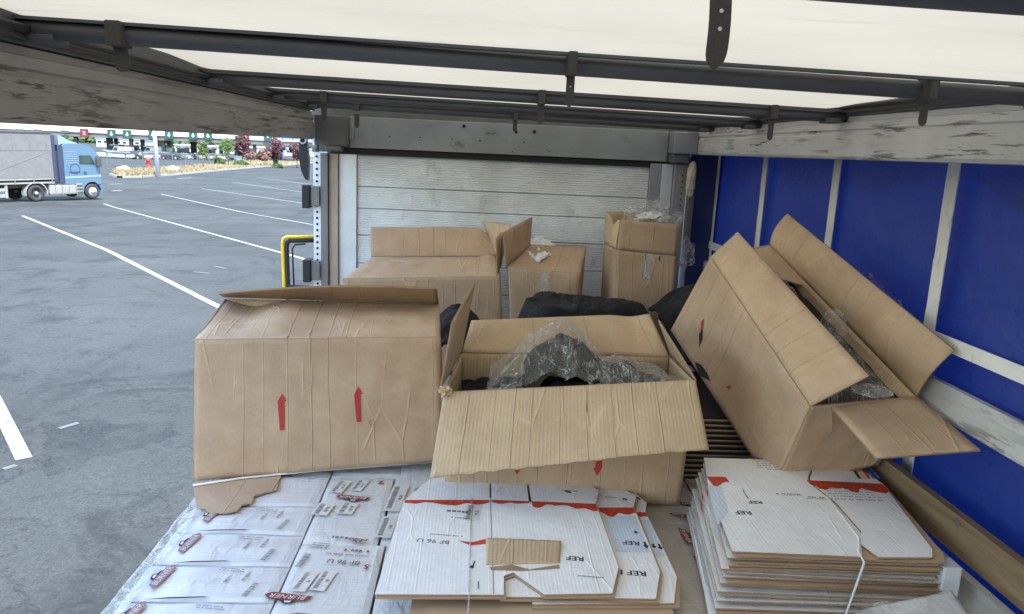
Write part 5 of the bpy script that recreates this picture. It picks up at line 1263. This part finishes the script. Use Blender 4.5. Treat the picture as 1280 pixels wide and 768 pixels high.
# 6: big tilted box leaning on the right wall
c6 = {(0,0,0): P(966, 612, y=2.55), (1,0,0): P(1098, 582, y=2.50), (0,0,1): P(1013, 508, y=2.36), (1,0,1): P(1147, 497, y=2.44),
      (0,1,0): P(838, 413, y=3.34), (1,1,0): P(934, 407, y=3.43), (0,1,1): P(888, 321, y=3.153), (1,1,1): P(963, 306, y=3.24)}
t = thing('cardboard_box', 'big brown box tipped over against the blue curtain, long flaps spread open', 'box', (1.2, 2.9, -1.2))
W6 = walls(t, c6, 'kraft_grey', 51, ('left', 'front', 'right', 'back', 'bottom'), .008)
# left long flap standing over the opening
qB = [c6[(0,1,1)], c6[(0,0,1)], P(1087, 470, y=2.30), P(922, 289.5, y=3.12)]
panel('flap', qB, 'kraft', t, seed=55, amp=.010, freq=3.5, back='kraft_in', bend=lambda u, v: .02*math.sin(math.pi*u)*v*(1-v)*2)
qD = [c6[(1,0,1)], c6[(1,1,1)], P(985, 267, y=3.30), P(1195, 438, y=2.33)]
panel('flap', qD, 'kraft_in', t, seed=56, amp=.007, back='kraft', bend=lambda u, v: -.02*math.sin(math.pi*v))
qE = [P(1035, 507, y=2.40), c6[(1,0,1)], P(1226, 565, y=2.10), P(1095, 575, y=2.09)]
panel('flap', qE, 'kraft_light', t, seed=57, amp=.002, back='kraft', step=.03)
qF = [c6[(1,1,1)], P(905, 315, y=3.20), P(948, 340, y=3.0), P(1010, 359, y=3.02)]
panel('flap', qF, 'kraft_light', t, seed=58, amp=.003)
o, pos, nr = W6['left']; lu, lv = dims([c6[(0,1,0)], c6[(0,0,0)], c6[(0,0,1)], c6[(0,1,1)]])
def uvpx(poly_px):
    # find u,v on the panel that project onto given picture points (bilinear inverse on a grid)
    res_ = []
    for px, py in poly_px:
        best = None
        for iu in range(121):
            for iv in range(61):
                p = pos(iu/120, iv/60); d = p.dot(fw); e = (640+F_PX*p.dot(rt)/d-px)**2+(384-F_PX*p.dot(up)/d-py)**2
                if best is None or e < best[0]: best = (e, iu/120, iv/60)
        res_.append(best[1:])
    return res_
def fixorder(p):
    a = sum(p[i][0]*p[(i+1) % len(p)][1]-p[(i+1) % len(p)][0]*p[i][1] for i in range(len(p))); return p if a > 0 else p[::-1]
for poly, mt, nm in (([(877, 401), (881, 398), (879, 408), (875, 419)], 'red', 'red_arrow'), ([(874, 418), (879, 410), (878, 424), (875, 434)], 'void', 'torn_hole'),
                     ([(868, 452), (877, 456), (884, 467), (888, 476), (873, 471)], 'void', 'torn_hole'), ([(909, 484), (914, 482), (912, 488)], 'red', 'red_print_spot'), ([(874, 476), (878, 473), (877, 480)], 'red', 'red_print_spot')):
    decal(nm, pos, nr, fixorder(uvpx(poly)), mt, t)
# contents of the tilted box
def lerp_open(u, v): return c6[(0,0,1)].lerp(c6[(1,0,1)], u).lerp(c6[(0,1,1)].lerp(c6[(1,1,1)], u), v)
nrm6 = (c6[(1,0,1)]-c6[(0,0,1)]).cross(c6[(0,1,1)]-c6[(0,0,1)]).normalized()
def fill(name, mat, u0, u1, v0, v1, h, amp, fr, seed, parent=None, th=0, n=70):
    vv = []; ff = []
    for j in range(n+1):
        for i in range(n+1):
            u = u0+(u1-u0)*i/n; v = v0+(v1-v0)*j/n; e = min(1, min(i, n-i, j, n-j)/n*6)
            q = lerp_open(u, v); k = noise.noise(Vector((u*fr*.4+seed, v*fr, seed))); k2 = noise.noise(Vector((u*fr+seed, v*fr*2.6, seed+4)))
            vv.append(q + nrm6*(h*e - .05*(1-e) + (1-abs(k)*2.2)*amp*e + k2*amp*.4))
    for j in range(n):
        for i in range(n): k = j*(n+1)+i; ff.append((k, k+1, k+n+2, k+n+1))
    return mesh(name, vv, ff, M[mat], parent, smooth=True)
o = fill('folded_clothes', 'dark_stuffing', .03, .97, .03, .97, -.06, .02, 7, 3); tag(o, 'dark clothes packed in the tipped box on the right', 'clothes')
o = fill('plastic_bag', 'film', .05, .95, .01, .42, -.03, .03, 9, 5); tag(o, 'clear plastic bag at the near end of the tipped box', 'plastic bag')
o = fill('plastic_bag', 'film', .05, .8, .45, .95, -.0, .03, 9, 8); tag(o, 'clear plastic bag rising from the far half of the tipped box', 'plastic bag')
o = blob('plastic_bag', P(1043, 407, y=2.72), .05, 'film', 23, None, 1.2, 4, .35, 2.0, .8); tag(o, 'small puffed clear bag corner poking out beside the long rear flap', 'plastic bag')
o = blob('plastic_bag', P(1090, 489, y=2.36), .045, 'film', 24, None, .4, 4, .35, 2.0, 1.3); tag(o, 'torn edge of clear bag at the near mouth of the tipped box', 'plastic bag')
# film strip behind the long flap, against the curtain
vv = []; ff = []
for i in range(60):
    t_ = i/59; p = P(1085, 345, y=2.85).lerp(P(1128, 385, y=2.62), t_); wv_ = .012+.015*noise.noise(Vector((t_*9, 0, 0)))
    vv += [p+Vector((.02, 0, -.04)), p+Vector((.02*noise.noise(Vector((t_*14, 2, 0))), .0, wv_))]
for i in range(59): ff.append((2*i, 2*i+2, 2*i+3, 2*i+1))
tag(mesh('plastic_film', vv, ff, M['film'], smooth=True), 'strip of clear film between the long flap and the blue curtain', 'plastic film')

# black clothes heaps behind the front row
pk1 = P(708, 371, y=3.7); pk2 = P(765, 371, y=3.7)
def hz(x, y): return -1.12 + (pk1.z+1.10)*min(1, .82*gs(x, y, pk1.x-.12, 3.70, .12, .35)+1.0*gs(x, y, pk1.x+.03, 3.72, .16, .35)+1.0*gs(x, y, pk2.x+.02, 3.72, .17, .35) + .55*gs(x, y, pk2.x+.2, 3.72, .12, .35)+.4*gs(x, y, pk1.x-.28, 3.7, .14, .3))
o = heap('black_jacket', [(.0, 3.35), (.95, 3.35), (.98, 4.1), (.0, 4.1)], hz, M['black_cloth'], res=.012, amp=.016, fr=6, seed=6, ridged=True); closed(o)
tag(o, 'black jacket heaped behind the open middle box', 'clothes')
pk = P(600, 384, y=3.75)
o = heap('black_jacket', [(-.20, 3.50), (.12, 3.35), (.12, 4.15), (-.20, 4.15)], lambda x, y: -1.15+(P(590, 382, y=3.75).z+1.15)*gs(x, y, -.06, 3.75, .22, .45), M['black_cloth'], res=.014, amp=.018, fr=7, seed=8, ridged=True); closed(o)
tag(o, 'black clothes bulging between the closed left box and the open middle box', 'clothes')
o = heap('black_jacket', [(.98, 3.3), (1.42, 3.75), (1.42, 4.2), (.98, 4.15)], lambda x, y: -.95+.30*gs(x, y, 1.25, 3.95, .3, .4), M['black_cloth'], res=.018, amp=.03, fr=6, seed=10, ridged=False); closed(o)
tag(o, 'black clothes in the gap between the tall back box and the tipped box', 'clothes')

# ------------------------------------------------------------------ flattened cartons
def ply(name, poly, z, th, parent, mat='white_board', lift=None, edge='cut_edge'):
    """one sheet of board cut to an outline; poly (x,y) counter-clockwise"""
    bm = bmesh.new(); vs_ = [bm.verts.new((p[0], p[1], 0)) for p in poly]; f = bm.faces.new(vs_); f.normal_update()
    if f.normal.z < 0: f.normal_flip()
    loop = [v.co.copy() for v in f.verts]; bmesh.ops.triangulate(bm, faces=bm.faces[:])
    bm.verts.index_update()
    vv = [v.co.copy() for v in bm.verts]; tri = [[v.index for v in q.verts] for q in bm.faces]; ring = []
    for c_ in loop: ring.append(min(range(len(vv)), key=lambda i: (vv[i]-c_).length))
    bm.free(); n = len(vv); L = lift or (lambda x, y: 0)
    out = [(v.x, v.y, z+L(v.x, v.y)) for v in vv] + [(v.x, v.y, z-th+L(v.x, v.y)) for v in vv]
    ff = list(tri)+[[n+i for i in q[::-1]] for q in tri]+[(ring[i], n+ring[i], n+ring[(i+1) % len(ring)], ring[(i+1) % len(ring)]) for i in range(len(ring))]
    mi = [0]*len(tri)+[1]*len(tri)+[1]*len(ring)
    return mesh(name, out, ff, [M[mat], M[edge]], parent, mi)
def off(poly, dx, dy, rot=0, c=(0, 0)):
    ca, sa = math.cos(rot), math.sin(rot)
    return [((x-c[0])*ca-(y-c[1])*sa+c[0]+dx, (x-c[0])*sa+(y-c[1])*ca+c[1]+dy) for x, y in poly]
def wavy_band(x0, y0, x1, y1, h, seed, n=26):
    """red band with a straight far edge and a splashy near edge"""
    pts = [(x0+(x1-x0)*i/n, y0+(y1-y0)*i/n) for i in range(n+1)]
    lo = [(x, y-h*(.72+.75*noise.noise(Vector((x*22+seed, seed*1.37, .3))))) for x, y in pts[::-1]]; return pts+lo

# middle stack, bottom to top
ZS = -1.291
bodyL = [(-.241, 1.927), (.119, 1.934), (.121, 2.03), (.150, 2.05), (.232, 1.938), (.428, 1.948), (.472, 2.09), (.468, 2.46), (.465, 2.505), (.494, 2.62), (.452, 2.70), (.272, 2.705), (.236, 2.645), (.237, 2.512), (.228, 2.512), (.229, 2.705),
         (.096, 2.700), (.094, 2.54), (.088, 2.54), (.090, 2.703), (-.112, 2.738), (-.215, 2.50)]
rightL = [(.10, 1.945), (.554, 1.945), (.60, 2.09), (.605, 2.46), (.603, 2.51), (.632, 2.60), (.595, 2.675), (.44, 2.68), (.36, 2.62), (.36, 2.51), (.1, 2.5)]
right2 = [(.2, 1.93), (.608, 1.945), (.652, 2.085), (.648, 2.46), (.645, 2.50), (.668, 2.58), (.64, 2.665), (.55, 2.675), (.5, 2.62), (.4, 2.5), (.2, 2.5)]
mids = []
specs = [('flattened white carton at the bottom of the middle stack', [(-.15, 1.80), (.30, 1.80), (.30, 2.6), (-.15, 2.6)], .002), ('flattened carton second from the bottom of the middle stack', [(.12, 1.86), (.56, 1.87), (.56, 2.6), (.12, 2.6)], .006)]
t = thing('flattened_carton', 'flattened white carton lying lowest in the middle stack, edge toward us', 'flattened carton', (0, 2.2, ZS)); ply('board_sheet', [(-.06, 1.83), (.40, 1.83), (.40, 2.5), (-.06, 2.5)], ZS+.006, .005, t)
ply('board_sheet', off([(-.02, 1.85), (.42, 1.86), (.42, 2.5), (-.02, 2.5)], .0, .0), ZS+.013, .005, t, 'white_board')
t = thing('flattened_carton', 'flattened carton showing only its brown front edge under the middle stack', 'flattened carton', (0, 2.2, ZS+.012)); ply('board_sheet', [(-.14, 1.895), (.57, 1.90), (.60, 2.5), (-.14, 2.5)], ZS+.021, .005, t, 'kraft')
ply('board_sheet', [(-.10, 1.88), (.60, 1.90), (.62, 2.5), (-.10, 2.5)], ZS+.028, .005, t, 'kraft')
t3 = thing('flattened_carton', 'flattened white carton with red band, rightmost and lowest of the fanned three', 'flattened carton', (.6, 2.2, ZS+.03), 'fanned white cartons of the middle stack'); ply('board_sheet', [(.2, 1.922), (.622, 1.935), (.658, 2.08), (.652, 2.45), (.2, 2.5)], ZS+.0345, .005, t3, 'kraft'); ply('board_sheet', right2, ZS+.041, .005, t3)
t2 = thing('flattened_carton', 'flattened white carton with red band, middle of the fanned three', 'flattened carton', (.5, 2.2, ZS+.045), 'fanned white cartons of the middle stack'); ply('board_sheet', off(rightL, .008, -.006), ZS+.0475, .005, t2, 'kraft'); ply('board_sheet', rightL, ZS+.054, .005, t2)
t1 = thing('flattened_carton', 'top flattened white carton of the middle stack, marked BF 96 U, with torn brown patch', 'flattened carton', (.1, 2.2, ZS+.06), 'fanned white cartons of the middle stack'); ply('board_sheet', off(bodyL[:6]+[(.472, 2.09), (.468, 2.5), (-.22, 2.5)], .005, -.006), ZS+.0605, .005, t1, 'kraft'); ply('board_sheet', bodyL, ZS+.067, .0055, t1)
za, zb_, zc_ = ZS+.0676, ZS+.0546, ZS+.0416
flat('red_band', wavy_band(-.21, 2.508, .087, 2.522, .038, 1), za, 'red_band', t1); flat('red_band', wavy_band(.096, 2.523, .227, 2.518, .032, 2), za, 'red_band', t1)
flat('red_band', wavy_band(.238, 2.518, .466, 2.508, .062, 3), za, 'red_band', t1)
flat('red_band', wavy_band(.47, 2.505, .604, 2.512, .075, 5), zb_, 'red_band', t2); flat('red_band', wavy_band(.606, 2.503, .646, 2.503, .07, 7), zc_, 'red_band', t3)
for tt, z_, x0, x1 in ((t2, zb_, .485, .595), (t3, zc_, .612, .645)):
    flat('blue_print', [(x0, 2.20), (x1, 2.20), (x1, 2.445), (x0, 2.445)], z_-.0002, 'blue_print', tt)
flat('crease', [(.0885, 1.936), (.0915, 1.936), (.0925, 2.54), (.0895, 2.54)], za-.0003, 'ink_grey', t1).data.materials[0] = M['cut_edge']
text('lettering', 'BF 96 U', (-.095, 2.225, za), UD, .032, 'ink_grey', t1, bold=.01); small_print((.0, 2.26, za), UD, .12, [.006], .01, t1, 13); small_print((.03, 2.43, za), UD, .10, [.016], .01, t1, 14); small_print((.03, 2.38, za), UD, .09, [.007], .01, t1, 15)
label_patch((.05, 2.36, za), (.10, 1, 0), .12, .055, t1, 31, '99 95')
text('lettering', 'REF', (.345, 2.135, za), UD, .036, 'ink', t1, bold=.02); small_print((.42, 2.03, za), UD, .09, [.006], .01, t1, 16)
text('lettering', 'REF', (.545, 2.26, zb_), UD, .036, 'ink', t2, bold=.02); text('lettering', 'REF F', (.512, 2.08, zb_), UD, .038, 'ink', t2, bold=.02)
def mini_arrow(x, y, z, h_, parent): flat('printed_arrow', [(x-.004, y+h_/2), (x+.004, y+h_/2), (x+.004, y), (x+.010, y), (x, y-h_/2), (x-.010, y), (x-.004, y)], z, 'ink', parent)
mini_arrow(.59, 2.245, zb_, .045, t2); mini_arrow(.575, 2.33, zb_, .02, t2); mini_arrow(.642, 2.26, zc_, .04, t3); mini_arrow(.622, 2.265, zc_, .03, t3)
small_print((.42, 2.61, za), UD, .07, [.008], .01, t1, 17); flat('printed_mark', [(.365, 2.60), (.385, 2.59), (.392, 2.60), (.37, 2.615)], za, 'ink', t1)
small_print((.56, 2.59, zb_), UD, .05, [.005], .01, t2, 18); flat('printed_mark', [(.575, 2.575), (.592, 2.568), (.596, 2.578), (.58, 2.588)], zb_, 'ink', t2); flat('printed_mark', [(.635, 2.62), (.648, 2.60), (.652, 2.61), (.64, 2.63)], zc_, 'ink', t3)
flat('printed_mark', [(.02, 2.07), (.032, 2.068), (.038, 2.11), (.034, 2.111), (.03, 2.085), (.022, 2.082)], za, 'ink', t1)
flat('printed_mark', [(.045, 1.96), (.049, 1.96), (.049, 2.0), (.045, 2.0)], za, 'ink_grey', t1)
# torn corrugated patch with its lifted lower lip
pq = [P(607, 706, z=ZS+.069), P(700, 704, z=ZS+.069), P(702, 676, z=ZS+.075), P(608, 672, z=ZS+.075)]
panel('torn_board_patch', pq, 'kraft_in', t1, th=.004, seed=71, amp=.003, step=.01, rag=lambda u, v: Vector((0, .006*noise.noise(Vector((u*18, 3, 1))) if v > .95 else 0, .0)))
flat('torn_slot', [tuple(P(*p, z=za)[:2]) for p in [(612, 709), (640, 706), (662, 712), (699, 706), (700, 711), (655, 714), (614, 713)]], za+.0003, 'cut_edge', t1)
flat('torn_slot', [tuple(P(*p, z=za)[:2]) for p in [(573, 676), (590, 678), (607, 674), (607, 680), (588, 682)]], za+.0003, 'red_band', t1)
mb = MB(); mb.tube([(.026, 2.53, za+.002), (.022, 2.3, za+.002), (.02, 1.95, za+.002), (.02, 1.912, za+.0), (.02, 1.905, za-.05), (.02, 1.82, za-.064)], .0028, 6)
tag(mb.build('packing_strap', M['film_pale'], None, True), 'clear packing strap round the middle stack of flattened cartons', 'strap')

# right stack: flattened cartons, each a top and a bottom sheet
tl = [(.872, 2.603), (.815, 2.36), (.755, 1.933), (1.122, 1.915), (1.188, 2.06), (1.20, 2.25), (1.182, 2.40), (1.192, 2.44), (1.245, 2.53), (1.262, 2.575), (1.235, 2.598)]
tr_ = [(1.192, 2.06), (1.148, 2.0), (1.167, 1.912), (1.326, 1.917), (1.353, 1.962), (1.444, 2.413), (1.430, 2.52), (1.392, 2.588), (1.272, 2.61), (1.255, 2.535), (1.20, 2.44), (1.186, 2.40), (1.204, 2.25)]
def both(d, dy=0):
    # a simpler outline for the hidden sheets
    return [(.872+d, 2.60+dy), (.755+d, 1.933+dy), (1.35+d*.3, 1.915+dy), (1.375+d*.2, 1.96+dy), (1.45, 2.42+dy), (1.40, 2.60+dy)]
nst = 11; dzp = .0195; ZTOP = -1.078
rnd = random.Random(12)
ordn = ['top', 'second', 'third', 'fourth', 'fifth', 'sixth', 'seventh', 'eighth', 'ninth', 'tenth', 'bottom']
for k in range(nst):
    z = ZTOP - k*dzp; dx = -.006*k+rnd.uniform(-.006, .006) if k else 0; dy = rnd.uniform(-.012, .012)-.004*k if k else 0
    if k == 0: lb = 'top flattened white carton of the right stack with red band, colour swatches and REF print'
    elif k == nst-1: lb = 'flattened white carton at the bottom of the right stack'
    else: lb = ordn[k]+' flattened white carton from the top of the right stack'
    t = thing('flattened_carton', lb, 'flattened carton', (1.1+dx, 2.25, z-.015), 'flattened white cartons in the right stack')
    if k == 0:
        ply('board_sheet', tl, z, .0055, t); ply('board_sheet', tr_, z+.001, .0055, t)
        zt_ = z+.0006
        ply('board_sheet', off(both(.0), .006, -.010), z-.0068, .0055, t, 'kraft')
        bl = [tuple(P(*p, z=z)[:2]) for p in [(882, 596), (907, 596.5)]]
        flat('red_band', wavy_band(bl[0][0]+.004, bl[0][1], bl[1][0], bl[1][1], .07, 21, 10), zt_, 'red_band', t)
        br_ = [tuple(P(*p, z=z)[:2]) for p in [(1008, 601), (1104, 605.5)]]
        flat('red_band', wavy_band(br_[0][0], br_[0][1], br_[1][0]-.008, br_[1][1], .085, 22), zt_+.001, 'red_band', t)
        bp = [tuple(P(*p, z=z)[:2]) for p in [(884, 607), (901, 606), (911, 640), (897, 657)]]
        flat('blue_print', bp, zt_-.0002, 'blue_print', t)
        a = P(929, 641, z=z); text('lettering', 'REF', (a.x, a.y, zt_), (-1, .02, 0), .034, 'ink', t, bold=.02)
        a = P(944, 628, z=z); text('lettering', 'REF', (a.x, a.y, zt_), (-1, .02, 0), .030, 'ink', t, bold=.02)
        flat('printed_mark', [tuple(P(*p, z=z)[:2]) for p in [(928, 610), (932, 618), (937, 624), (934, 623), (929, 615)]], zt_, 'ink_grey', t)
        a = P(1003, 588, z=z); small_print((a.x, a.y, zt_), (-1, .03, 0), .16, [.006]*6+[.012], .010, t, 31, 'ink_grey')
        a = P(1003, 620, z=z); small_print((a.x, a.y, zt_), (-1, .03, 0), .08, [.005, .009], .008, t, 32, 'ink_grey'); a = P(1035, 624, z=z); small_print((a.x, a.y, zt_), (-1, .03, 0), .08, [.005, .009], .008, t, 35, 'ink_grey')
        a = P(1108, 626, z=z); small_print((a.x, a.y, zt_+.001), (-1, .03, 0), .20, [.008]+[.006]*6+[.012], .013, t, 33, 'ink_grey')
        for i, cname in enumerate(((.02, .02, .02), (.85, .55, .25), (.75, .08, .04), (.06, .16, .5), (.1, .2, .55))):
            nm_ = 'swatch_%d' % i; M[nm_] = simple('printed_colour_'+['black', 'orange', 'red', 'blue', 'navy'][i], cname, .6)
            a, b = P(1062+i*5.5, 583.5, z=z), P(1073+i*6, 599, z=z); u_ = (b-a); w_ = Vector((.012, 0, 0))
            flat('colour_swatch', [(a.x, a.y), (a.x+.012, a.y), (b.x+.012, b.y), (b.x, b.y)], zt_+.001, nm_, t)
    else:
        L_ = (lambda x, y, s=rnd.uniform(-.005, .005), c_=rnd.uniform(.9, 1.3): s*(x-1.05)/.3)
        rz_ = rnd.uniform(-.012, .012); pt = off(both(dx, dy), 0, 0, rz_, (.9, 2.3))
        ply('board_sheet', pt, z, .005, t, lift=L_); ply('board_sheet', off(pt, rnd.uniform(0, .02), rnd.uniform(-.018, .022)), z-.0085, .005, t, 'kraft' if k % 3 else 'white_board', lift=L_, edge='cut_edge')
        # visible left strip: pale blue print with a red block
        zt_ = z+.0004; x_ = lambda y: .755+dx+(y-1.933-dy)*(.117/.667)
        flat('blue_print', [(x_(1.99)+.002, 1.99+dy), (x_(1.99)+.03, 1.99+dy), (x_(2.44)+.03, 2.44+dy), (x_(2.44)+.002, 2.44+dy)], zt_, 'blue_print', t)
        # printed side of the folded edge
        mesh('red_band', [(x_(2.44)-.001, 2.44+dy, z), (x_(2.39)-.001, 2.39+dy, z), (x_(2.39)-.001, 2.39+dy, z-.0135), (x_(2.44)-.001, 2.44+dy, z-.0135)], [(0, 1, 2, 3)], M['red'], t)
        mesh('blue_print', [(x_(2.388)-.001, 2.388+dy, z), (x_(2.1)-.001, 2.1+dy, z), (x_(2.1)-.001, 2.1+dy, z-.0048), (x_(2.388)-.001, 2.388+dy, z-.0048)], [(0, 1, 2, 3)], M['blue_print'], t)
mb = MB(); a = P(1088, 703, z=ZTOP); mb.tube([(1.196, 2.3, ZTOP+.002), (1.165, 2.02, ZTOP+.001), (a.x-.01, 1.93, ZTOP+.002), (a.x-.012, 1.895, ZTOP-.006), (a.x-.045, 1.878, ZTOP-.12), (a.x-.06, 1.88, ZTOP-.20)], .0035, 6)
tag(mb.build('packing_strap', M['web_white'], None, True), 'white packing strap running down the front of the right stack', 'strap')
# dark edged sheets standing under the tipped box
ZD = -1.293
OR = ['uppermost', 'second', 'third', 'fourth', 'fifth', 'sixth', 'seventh', 'eighth', 'ninth', 'tenth', 'eleventh', 'lowest']
for k in range(12):
    t = thing('flattened_carton', OR[11-k]+' dark edged board sheet from the top of the pile under the tipped box', 'flattened carton', (1.0, 3.0, ZD+.022*k), 'dark edged board sheets under the tipped box')
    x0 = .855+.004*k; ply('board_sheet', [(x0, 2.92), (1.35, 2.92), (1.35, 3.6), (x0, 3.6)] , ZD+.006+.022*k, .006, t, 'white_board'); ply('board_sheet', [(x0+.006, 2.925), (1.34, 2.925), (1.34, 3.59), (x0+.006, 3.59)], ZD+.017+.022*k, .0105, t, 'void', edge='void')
t = thing('flattened_carton', 'white folded carton with red stripe beside the tipped box', 'flattened carton', (.95, 3.2, ZD+.3)); ply('board_sheet', [(.86, 3.02), (.97, 3.02), (.99, 3.5), (.87, 3.5)], ZD+.277, .006, t); flat('red_band', [(.866, 3.28), (.98, 3.28), (.98, 3.33), (.866, 3.33)], ZD+.2776, 'red_band', t)
# grey plastic blocks and white wrapped parcel in the lower right corner
t = thing('edge_clip', 'grey plastic corner piece at the right end of the right stack', 'corner protector', (1.37, 1.95, -1.2)); mb = MB(); mb.box((1.355, 1.90, -1.20), (1.41, 1.96, -1.10), bev=.006); mb.build('corner_piece', M['alu_white'], t)
t = thing('white_parcel', 'white plastic wrapped parcel in the bottom right corner', 'parcel', (1.15, 1.68, -1.3))
vv = []; ff = []; n = 30; qd = [P(1052, 775, z=-1.12), P(1235, 800, z=-1.12), P(1190, 738, z=-1.13), P(1085, 760, z=-1.135)]
panel('parcel_wrap', qd, 'wrapped_white', t, th=.05, seed=90, amp=.012, edge='wrapped_white', step=.012)
o = blob('plastic_bag', P(1105, 764, z=-1.16), .03, 'film', 33, None, .6, 4, .6, 2.6, 1.6); tag(o, 'scrap of clear film in front of the right stack', 'plastic film')
